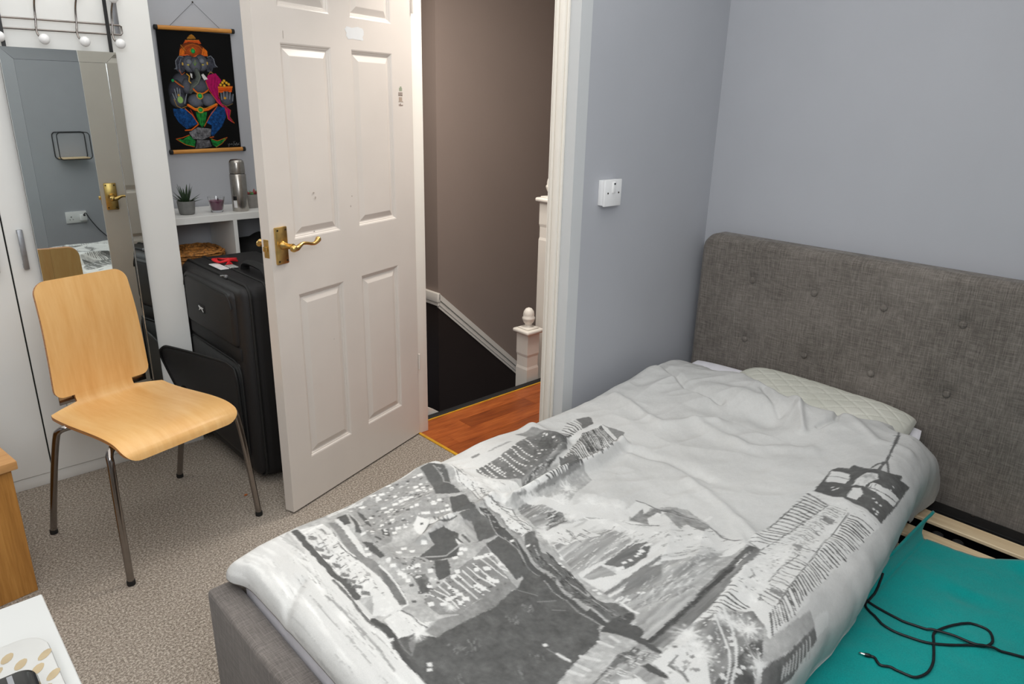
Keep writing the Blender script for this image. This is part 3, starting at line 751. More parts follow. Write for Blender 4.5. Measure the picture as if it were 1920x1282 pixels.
bm = bmesh.new(); q = BX((1.015, 2.745, SZ+.001), (1.05, 2.865, SZ+.004), .001, 1)
o = obj('paper_tag', q, M['tagw'], lt)
bm = bmesh.new(); box(bm, (1.052, 2.742, SZ+.002), (1.085, 2.80, SZ+.006), .001); obj('barcode_slip', bm, plain('grey_printed_slip', (150, 152, 150), .5, var=.35, scale=220), lt)
bm = bmesh.new()
for s_ in (0, 1, 2):
    tube(bm, spline([(1.062+.01*s_, 2.80, SZ+.007), (1.085, 2.825+.015*s_, SZ+.014), (1.11+.008*s_, 2.862, SZ+.012), (1.085, 2.90, SZ+.009), (1.055-.008*s_, 2.885, SZ+.016), (1.05, 2.84, SZ+.011), (1.085, 2.822, SZ+.018+.002*s_), (1.118, 2.832, SZ+.009)], 5), .0042, 6)
for v in bm.verts: v.co.z = max(v.co.z, SZ+.001)
obj('ribbon', bm, M['red'], lt, 60)

# ------------------------------------------------------------------ oak unit, white desk
ok_ = thing('oak_cabinet', 'low oak cabinet at the left edge, in front of wardrobe', 'cabinet', (.193, 2.293, 0), math.radians(8.5))
obj('body', BX((-.46, 0, 0), (0, .40, .415), .0015, 1), M['oak'], ok_, local=True)
obj('top', BX((-.475, -.018, .4155), (.014, .418, .442), .003), M['oak_top'], ok_, local=True)
obj('drawer_front', BX((-.45, -.0015, .22), (-.20, .001, .405), .0006, 1), M['oak'], ok_, local=True)
dk = thing('white_desk', 'white desk top corner in the left foreground', 'desk', (-.35, .75, 0))
DKZ = .722
obj('desk_top', BX((-.80, .36, DKZ-.022), (.0985, 1.1385, DKZ), .0012, 1), M['desk'], dk)
for x in (-.78, .045): obj('side_panel', BX((x, .42, 0), (x+.018, 1.05, DKZ-.022), .001, 1), M['white'], dk)
obj('modesty_panel', BX((-.762, .45, .35), (.045, .465, DKZ-.022)), M['white'], dk, 0)
# spotted box and black case
sp = thing('spotted_box', 'white rounded tin with tan spots on the white desk', 'tin', (-.02, .93, DKZ))
def rrect(bm, x0, x1, y0, y1, z0, z1, r, n=8, ins=.004):
    def ring(i, z):
        P = []
        for cx, cy, a0 in ((x1-r, y1-r, 0), (x0+r, y1-r, 90), (x0+r, y0+r, 180), (x1-r, y0+r, 270)):
            for k in range(n+1): a = math.radians(a0+90*k/n); P.append(bm.verts.new((cx+(r-i)*math.cos(a), cy+(r-i)*math.sin(a), z)))
        return P
    R_ = [ring(ins, z0), ring(0, z0+ins), ring(0, z1-ins), ring(ins*.3, z1-ins*.3), ring(ins, z1)]
    for a, b in zip(R_, R_[1:]):
        for k in range(len(a)): bm.faces.new((a[k], a[(k+1) % len(a)], b[(k+1) % len(a)], b[k]))
    bm.faces.new(R_[0][::-1]); bm.faces.new(R_[-1])
bm = bmesh.new(); rrect(bm, -.115, .081, .78, 1.018, DKZ, DKZ+.022, .034)
obj('tin_body', bm, plain('white_tin', (196, 196, 193), .35, var=.01), sp, 40)
bm = bmesh.new(); r = random.Random(3)
spots = []
for i in range(9):
    for j in range(7):
        x = -.10+.0265*j+(.013 if i % 2 else 0)+r.uniform(-.002, .002); y = .80+.0235*i+r.uniform(-.003, .003)
        if x > .073 or y > 1.008 or (x > .055 and y > .99): continue
        K = 12; q = []; bm = bmesh.new(); k1 = r.random()
        for k in range(K):
            a = 2*PI*k/K; w_ = 1+.18*math.sin(2*a+k1)
            u_ = .0098*math.cos(a)*w_; v_ = .0066*math.sin(a)*w_
            q.append(bm.verts.new((x+u_*.80-v_*.6, y+u_*.6+v_*.80, DKZ+.0223)))
        bm.faces.new(q); spots.append(bm)
spm = plain('tan_spots', (172, 154, 122), .5, var=.05)
for bm in spots: obj('tan_spot', bm, spm, sp, 0)
bc = bmesh.new(); rrect(bc, -.13, .056, .80, .918, DKZ+.0228, DKZ+.050, .02, ins=.006)
cs = thing('black_case', 'glossy black rounded case lying on the spotted tin', 'case', (-.04, .86, DKZ+.0228))
gl = plain('glossy_black', (12, 12, 13), .12, var=.05)
obj('case_shell', bc, gl, cs, 40)
bm = bmesh.new()
for x in (.026, -.012):
    bm = bmesh.new(); box(bm, (x, .807, DKZ+.0499), (x+.006, .911, DKZ+.0505), .0002); obj('highlight_strip', bm, M['alu'], cs, 0)  # pale strips imitating gloss highlights on the case top

# ------------------------------------------------------------------ newel posts on the landing
def newel(x, y, z0, z1, hw_, lab, ball_r):
    t_ = thing('newel_post', lab, 'newel post', (x, y, z0))
    bm = bmesh.new(); zc = z1-.1
    R_ = []
    for z, h in ((z0, hw_), (zc-.10, hw_), (zc-.085, hw_*.93), (zc-.03, hw_*.93), (zc-.015, hw_), (z1, hw_)):
        R_.append([bm.verts.new((x+a*h, y+b*h, z)) for a, b in ((-1, -1), (1, -1), (1, 1), (-1, 1))])
    for a, b in zip(R_, R_[1:]):
        for k in range(4): bm.faces.new((a[k], a[(k+1) % 4], b[(k+1) % 4], b[k]))
    bm.faces.new(R_[0][::-1]); bm.faces.new(R_[-1]); obj('post', bm, M['gloss'], t_, 0)
    bm = bmesh.new(); box(bm, (x-hw_*1.42, y-hw_*1.42, z1), (x+hw_*1.42, y+hw_*1.42, z1+.022), .009, 3); box(bm, (x-hw_*.95, y-hw_*.95, z1+.022), (x+hw_*.95, y+hw_*.95, z1+.029), .003)
    obj('cap', bm, M['gloss'], t_)
    b_ = ball_r
    bm = bmesh.new(); lathe(bm, [(0, .028), (b_*.72, .028), (b_*.6, .038), (b_*.55, .045), (b_*.82, .055), (b_*1.0, .070), (b_*1.06, .076), (b_*1.04, .082), (b_*.9, .088), (b_*.92, .098), (b_*.82, .115), (b_*.5, .130), (0, .137)], (x, y, z1), 20)
    obj('finial', bm, M['gloss'], t_, 60)
newel(2.553, 2.602, -.4, .268, .043, 'short white newel post with acorn finial beside doorway jamb', .033)
newel(2.706, 2.609, -.2, .946, .046, 'tall white newel post half hidden by the doorway jamb', .035)

# ------------------------------------------------------------------ bed
BH = 2.414
bed = thing('bed', 'grey linen upholstered bed with buttoned headboard', 'bed', (1.45, .81, 0))
HY0, HY1, HZ0, HZ1 = .10, 1.516, .07, .979
BUT = [(y, z) for z in (.829, .599) for y in (1.289, 1.052, .817, .585, .350)]
n, m = 150, 96; P = np.zeros((n, m, 3)); R_ = .055
ys = HY0+(HY1-HY0)*(.5-.5*np.cos(np.linspace(0, PI, n)))*.35+np.linspace(0, 1, n)*(HY1-HY0)*.65
zz = HZ0+(HZ1-HZ0)*np.linspace(0, 1, m)**.94
for i in range(n):
    for j in range(m):
        y, z = ys[i], zz[j]
        rc = .06
        for ya, s1 in ((HY0, 1), (HY1, -1)):
            dy = (y-ya)*s1; dz = HZ1-z
            if dy < rc and dz < rc:
                q = max(rc-dy, rc-dz); h = math.hypot(rc-dy, rc-dz)
                if h > 1e-6: k = q/h; y = ya+s1*(rc-(rc-dy)*k); z = HZ1-(rc-(rc-dz)*k)
        dy = min(y-HY0, HY1-y); dz = HZ1-z; d = min(dy, dz)
        if dy < rc and dz < rc: d = rc-math.hypot(rc-dy, rc-dz)
        d = max(d, 0); x = BH
        if d < .03: x = BH+.03-math.sqrt(max(0, .03**2-(.03-d)**2))
        for yb, zb in BUT:
            g = (y-yb)**2+(z-zb)**2
            x += .010*math.exp(-g/(2*.016**2))+.007*math.exp(-g/(2*.045**2))
        x += .0025*math.exp(-((d-.034)/.0035)**2)
        P[i, j] = (x, y, z)
hb = gridobj('headboard', P, M['linen'], bed)
bm = bmesh.new()
# sides, top and back of the headboard
per = [tuple(P[0, j]) for j in range(m)]+[tuple(P[i, m-1]) for i in range(1, n)]+[tuple(P[n-1, j]) for j in range(m-2, -1, -1)]
a = [bm.verts.new(p) for p in per]; b = [bm.verts.new((2.494, p[1], p[2])) for p in per]
for k in range(len(per)-1): bm.faces.new((a[k], b[k], b[k+1], a[k+1]))
bm.faces.new(b)
obj('headboard_edge', bm, M['linen'], hb, 60)
for yb, zb in BUT:
    bm = bmesh.new(); ball(bm, (BH+.013, yb, zb), .0115, 14, (.62, 1, 1)); obj('button', bm, M['linen'], hb, 60)
FZ = .35
obj('footboard', BX((.436, .06, .03), (.503, 1.492, FZ), .012, 4), M['linen_top'], bed)
for y0, y1 in ((1.462, 1.52), (.06, .115)): obj('side_rail', BX((.505, y0, .03), (2.405, y1, .325), .010, 3), M['linen'], bed)
obj('base_liner', BX((.505, .117, .02), (2.40, 1.46, .05)), M['gap'], bed, 0)
obj('head_rail', BX((2.352, .117, .05), (2.412, 1.46, .243), .003), M['dark'], bed)
obj('centre_beam', BX((.505, .77, .05), (2.35, .81, .226), .002), M['dark'], bed)
for y0, y1 in ((1.43, 1.46), (.117, .147)): obj('slat_ledge', BX((.505, y0, .20), (2.35, y1, .226), .002), M['dark'], bed)
for k in range(14):
    x1 = 2.340-.1335*k
    obj('slat', BX((x1-.066, .122, .228), (x1, 1.458, .240), .002, 1), M['pine'], bed)
for x, y in ((2.236, .475), (2.245, .42)):
    bm = bmesh.new(); ball(bm, (2.236, y, .226), .016, 12, (.8, 1, .45)); obj('slat_holder', bm, M['rubber'], bed)
bm = bmesh.new(); lathe(bm, [(.005, 0), (.005, .002), (.002, .003)], (2.40, .43, .243), 10); obj('bolt', bm, M['chrome'], bed)
# mattress
obj_m = obj('mattress', BX((.506, .558, .263), (2.355, 1.456, .402), .030, 5), M['sheet']); label(obj_m, 'white single mattress under the printed duvet', 'mattress')
# teal blanket on the slats
n, m = 170, 110
P = np.zeros((n, m, 3)); yv = np.linspace(.12, .545, m)
for j in range(m):
    y = yv[j]; xe = np.interp(y, [.12, .20, .255, .30, .345, .39, .438, .470, .496, .52, .545], [2.235, 2.222, 2.208, 2.186, 2.154, 2.147, 2.144, 2.142, 2.138, 2.20, 2.225])
    for i in range(n):
        a = i/(n-1); x = .53+(xe-.53)*a
        P[i, j] = (x, y, 0)
X_, Y_ = P[..., 0], P[..., 1]
Z_ = .2465+.006*(1+vnoise(X_, Y_, 3, 5))+.0025*vnoise(X_, Y_, 4, 14)+.0008*vnoise(X_, Y_, 5, 60)
Z_ += -.006*np.exp(-(((X_-1.93)/.03)**2+((Y_-.315)/.05)**2))+.005*np.exp(-(((X_-1.96)/.03)**2+((Y_-.30)/.06)**2))
Z_ += .012*np.exp(-((X_-2.2)/.03)**2)*np.clip((.31-Y_)/.06, 0, 1)
lift = np.clip((Y_-.487)/.05, 0, 1)*np.clip((X_-1.74)/.16, 0, 1)
P[..., 1] = Y_-.045*lift*np.clip((Y_-.487)/.05, 0, 1)
Z_ = np.where(Y_ > .49, np.minimum(Z_, .258), Z_)+.052*lift**.8
Z_ += -.004*np.exp(-((Y_-.484)/.004)**2)
P[..., 2] = Z_
o = gridobj('teal_blanket', P, M['teal'], back=(0, 0, -.004)); label(o, 'teal fleece blanket spread over the bed slats', 'blanket')
def blanket_z(x, y):
    d = (P[..., 0]-x)**2+(P[..., 1]-y)**2; k = np.argmin(np.where(lift > .3, 9, d)); return P[..., 2].ravel()[k]
# cable lying on the blanket
cpath = [(1.8835, 0.5163), (1.8494, 0.494), (1.7692, 0.4813), (1.7014, 0.478), (1.6701, 0.4422), (1.6505, 0.4131), (1.6509, 0.3716), (1.6703, 0.3114), (1.73, 0.2494), (1.7526, 0.2243), (1.7874, 0.2186), (1.8239, 0.2371), (1.8218, 0.2689), (1.7922, 0.2934), (1.7203, 0.321), (1.6804, 0.3124), (1.6378, 0.2983), (1.5998, 0.2884), (1.5573, 0.287), (1.524, 0.3006), (1.5159, 0.3293), (1.5147, 0.3481), (1.5037, 0.3668), (1.5162, 0.3833), (1.5144, 0.391)]
cpath2 = [(1.735, 0.490), (1.7201, 0.477), (1.7124, 0.4368), (1.7071, 0.3919), (1.7149, 0.3394), (1.7299, 0.2943), (1.7354, 0.2446), (1.7508, 0.2207), (1.784, 0.1542), (1.8078, 0.125)]
cb = thing('audio_cable', 'thin black cable with a metal plug lying on teal blanket', 'cable', (1.65, .35, .26))
bm = bmesh.new(); CR = .0032
for q, up in ((cpath[1:], 0), (cpath2, .004)):
    p = spline([(x, y, 0) for x, y in q], 5)
    tube(bm, [(v.x, v.y, blanket_z(v.x, v.y)+CR+.0006+(up if abs(v.x-1.70) < .06 and v.y < .33 else 0)) for v in p], CR, 7)
obj('lead', bm, M['cord'], cb, 60)
zb = blanket_z(1.51, .40)+.005
bm = bmesh.new(); tube(bm, [(1.5144, .391, zb), (1.5125, .395, zb), (1.5105, .399, zb), (1.5085, .403, zb)], [.0035, .0048, .0048, .0046], 10); obj('plug_grip', bm, M['dark'], cb, 60)
bm = bmesh.new(); tube(bm, [(1.5085, .403, zb), (1.5065, .4085, zb), (1.5045, .4135, zb), (1.504, .415, zb)], [.003, .003, .0026, .001], 8); obj('plug_tip', bm, M['silver'], cb, 60)
bm = bmesh.new(); ball(bm, (.8926, 2.413, .0036), .006, 8, (1.2, .8, .6))
o = obj('crumb', bm, plain('orange_crumb', (176, 96, 44), .8)); label(o, 'tiny orange-brown crumb on the carpet near the chair leg', 'crumb')
# ------------------------------------------------------------------ pillows
def pillow(name, c, hx, hy, hz, e, lab, mat, quilt=0, tilt=0, n=90, m=110):
    P = np.zeros((n, m, 3)); U = np.linspace(-1, 1, n); V = np.linspace(-1, 1, m)
    U = np.sign(U)*np.abs(U)**.8; V = np.sign(V)*np.abs(V)**.8
    Q = []
    for s in (1, -1):
        u, v = np.meshgrid(U, V, indexing='ij')
        r = np.clip(1-np.abs(u)**3.2, 0, 1)**.5*np.clip(1-np.abs(v)**4, 0, 1)**.5
        x = u*hx*(1-.05*v*v); y = v*hy*(1-.04*u*u); z = s*hz*(r**e)
        if quilt and s > 0:
            k = 2*PI/quilt
            d = np.minimum(np.abs(np.sin((x+y*.8)*k/2)), np.abs(np.sin((x-y*.8)*k/2)))
            z = z-.0045*np.exp(-(d/.16)**2)*r+.003*vnoise(x, y, 8, 9)*r
        if s > 0: z = z+.004*vnoise(x, y, 12, 6)*r
        z = z+x*tilt
        Q.append(np.stack([x+c[0], y+c[1], z+c[2]], -1))
    P = np.concatenate([Q[0], Q[1][::-1]], 0)
    o = gridobj(name, P, mat); label(o, lab, 'pillow'); return o
pillow('pillow', (2.285, 1.043, .428), .118, .438, .032, .9, 'flat white pillow against the headboard, corners peeping out', M['sheet'], tilt=.36)
pillow('quilted_pillow', (2.268, .935, .478), .140, .305, .056, .75, 'cream diamond-quilted pillow below the headboard, half covered', M['quilt'], quilt=.062, tilt=.10)
# ------------------------------------------------------------------ duvet surface
RIDGES = [([(1.101, 1.152), (1.236, 1.142), (1.386, 1.141), (1.552, 1.171)], 0.03, 0.02), ([(1.115, 1.209), (1.234, 1.2), (1.355, 1.225), (1.487, 1.305)], -0.022, 0.02), ([(1.432, 1.424), (1.442, 1.296), (1.38, 1.238)], 0.016, 0.028), ([(1.061, 1.425), (1.085, 1.27), (1.034, 1.128), (1.015, 0.996), (0.973, 0.863), (0.957, 0.751)], 0.01, 0.022), ([(0.964, 1.188), (1.073, 1.193), (1.177, 1.192)], 0.012, 0.018), ([(2.126, 1.457), (2.007, 1.246), (1.986, 1.107)], -0.012, 0.012), ([(2.27, 1.173), (2.209, 1.037), (2.088, 0.899), (1.974, 0.824)], 0.014, 0.013), ([(2.118, 1.036), (2.03, 0.923)], -0.01, 0.012), ([(2.196, 0.835), (2.14, 0.79), (2.079, 0.774), (2.019, 0.796)], -0.01, 0.008), ([(1.806, 1.413), (1.741, 1.165), (1.872, 1.055)], 0.01, 0.02), ([(1.943, 1.1), (1.985, 0.935)], -0.022, 0.055), ([(0.842, 1.196), (0.929, 1.218), (0.997, 1.208)], 0.01, 0.012), ([(1.035, 1.439), (1.065, 1.382)], 0.018, 0.045), ([(0.749, 1.404), (0.765, 1.283), (0.738, 1.154)], 0.007, 0.018), ([(1.819, 1.099), (1.786, 0.894), (1.899, 0.755)], 0.009, 0.022), ([(1.515, 1.212), (1.578, 1.027), (1.566, 0.879)], -0.008, 0.018), ([(2.094, 1.174), (2.091, 1.031)], -0.01, 0.03), ([(0.654, 1.335), (0.63, 1.197), (0.617, 1.048)], -0.006, 0.016), ([(2.162, 0.811), (2.078, 0.646), (2.117, 0.571)], 0.008, 0.02), ([(1.522, 0.917), (1.468, 0.755), (1.434, 0.663)], 0.007, 0.016), ([(0.455, 1.233), (0.455, 1.313)], 0.012, 0.02), ([(0.499, 1.205), (0.561, 1.257)], -0.008, 0.015)]
def duvet_uv(na, nv):
    """arc-length samples: a from foot hem to head hem, v from left hem across to right hem"""
    LA = 1.98; LV = 1.31
    return np.linspace(0, LA, na), np.linspace(0, LV, nv)
def drop(s, d, r):
    """distance s from hem along cloth: returns (inward offset, depth below top) for a hanging edge with drop d and corner radius r"""
    q = r*PI/2
    off = np.where(s < d, 0, np.where(s < d+q, r-r*np.cos(np.clip((s-d)/r, 0, PI/2)), r+(s-d-q)))
    dep = np.where(s < d, r+(d-s), np.where(s < d+q, r-r*np.sin(np.clip((s-d)/r, 0, PI/2)), 0))
    return off, dep
def duvet_points(a, v):
    A, V = np.meshgrid(a, v, indexing='ij')
    LA = 1.98; LV = 1.31
    DF, RF = .0, .036      # foot
    DL, RL = .035, .055      # left
    DR, RR = .115, .085       # right
    DH, RH = .0, .03         # head
    xo, zf = drop(A, DF, RF)
    ho, zh = drop(LA-A, DH, RH)
    L_flat = LA-DF-RF*PI/2-DH-RH*PI/2
    X0 = .497; X1 = 2.372
    Lx = RF+L_flat+RH
    T = xo/Lx
    T = np.where(A > LA*.5, 1-ho/Lx, xo/Lx)
    lo, zl = drop(V, DL, RL)
    ro, zr = drop(LV-V, DR, RR)
    V_flat = LV-DL-RL*PI/2-DR-RR*PI/2
    Lw = RL+V_flat+RR
    W = np.where(V < LV*.5, lo/Lw, 1-ro/Lw)
    X = X0+(X1-X0)*T
    YL = 1.492+.010*vnoise(X, X*0+3, 21, 5)*np.clip((X-.6)*4, 0, 1)
    YR_ = np.interp(X, [.5, .9, 1.285, 1.52, 1.83, 2.15, 2.38], [.425, .432, .447, .462, .492, .528, .545])
    YR_ = YR_+.005*vnoise(X, X*0+1, 22, 9)
    Y = YL+(YR_-YL)*W
    # the head hem runs unevenly and is pulled back where the quilted pillow shows
    hem = np.interp(Y, [.40, .50, .54, .60, .645, .69, .75, .83, .94, 1.05, 1.14, 1.28, 1.36, 1.42, 1.50], [2.39, 2.402, 2.405, 2.385, 2.31, 2.22, 2.155, 2.11, 2.115, 2.15, 2.20, 2.265, 2.315, 2.30, 2.25])
    X = X0+(hem-X0)*T
    # foot corner sticks out a little
    X = X-.022*np.exp(-((Y-1.455)/.045)**2)*np.clip(1-T*9, 0, 1)
    zt = np.interp(X, [.48, .56, .66, .80, .95, 1.1, 1.25, 1.4, 1.6, 1.8, 1.95, 2.06, 2.2, 2.3, 2.38], [.412, .430, .440, .440, .452, .466, .472, .466, .472, .488, .502, .513, .507, .488, .470])
    core = np.sin(np.clip((Y-.43)/1.06, 0, 1)*PI)
    Z = zt+.016*core-.012*np.clip((.75-Y)/.3, 0, 1)
    # pillow bump under the head end
    Z = Z+.034*np.exp(-((Y-.955)/.27)**4)*np.clip((X-1.90)/.2, 0, 1)
    Z = Z-zh*.6-np.sqrt(zf**2+np.where(V < LV/2, zl, zr)**2)
    Z = Z-.085*np.clip((T-.91)/.09, 0, 1)**2*np.clip((.665-Y)/.07, 0, 1)
    X = X-.21*np.clip((zr-.035)/.165, 0, 1)**1.2*np.clip((T-.72)/.28, 0, 1)**1.5
    top = np.clip(1-(zf+zl+zr)/.03, 0, 1)
    # cloth wrinkles
    wx = X+.05*vnoise(X, Y, 35, 4); wy = Y+.05*vnoise(X, Y, 36, 4)
    wr = .0085*vnoise(wx, wy*.8, 31, 5)+.0040*(1-2*np.abs(vnoise(wx*.7+.3*wy, wy*1.3-wx*.3, 32, 7)))**1+.0018*(1-2*np.abs(vnoise(wx, wy*1.6+wx*.5, 33, 13)))+.0004*vnoise(X, Y, 34, 40)
    amp = np.interp(X, [.5, .75, 1.0, 2.0], [.5, .8, 1.25, 1.4])
    Z = Z+wr*amp*top
    for pts, h, wd_ in RIDGES:
        best = np.full(X.shape, 9.); 
        for (x0, y0), (x1, y1) in zip(pts, pts[1:]):
            dx, dy = x1-x0, y1-y0; t_ = np.clip(((X-x0)*dx+(Y-y0)*dy)/(dx*dx+dy*dy+1e-12), 0, 1)
            best = np.minimum(best, (X-x0-t_*dx)**2+(Y-y0-t_*dy)**2)
        Z = Z+1.2*h*np.exp(-best/(wd_*wd_))*np.clip(top+.4, 0, 1)
    # hanging right side: soft vertical folds
    sd = np.clip(zr/.085, 0, 1)
    fold = vnoise(X, V*.3, 41, 13)+.6*vnoise(X, V*.3, 42, 27)
    Y = Y-.008*fold*sd*(1-.3*sd)-.014*np.sin(np.clip(zr/.17, 0, 1)*PI)
    Z = np.maximum(Z, np.where(Y < .56, .275+.004*fold, .36+.003*fold))
    Z = np.where((X < .53) & (Y > .56), np.maximum(Z, .372), Z)
    return np.stack([X, Y, Z], -1)
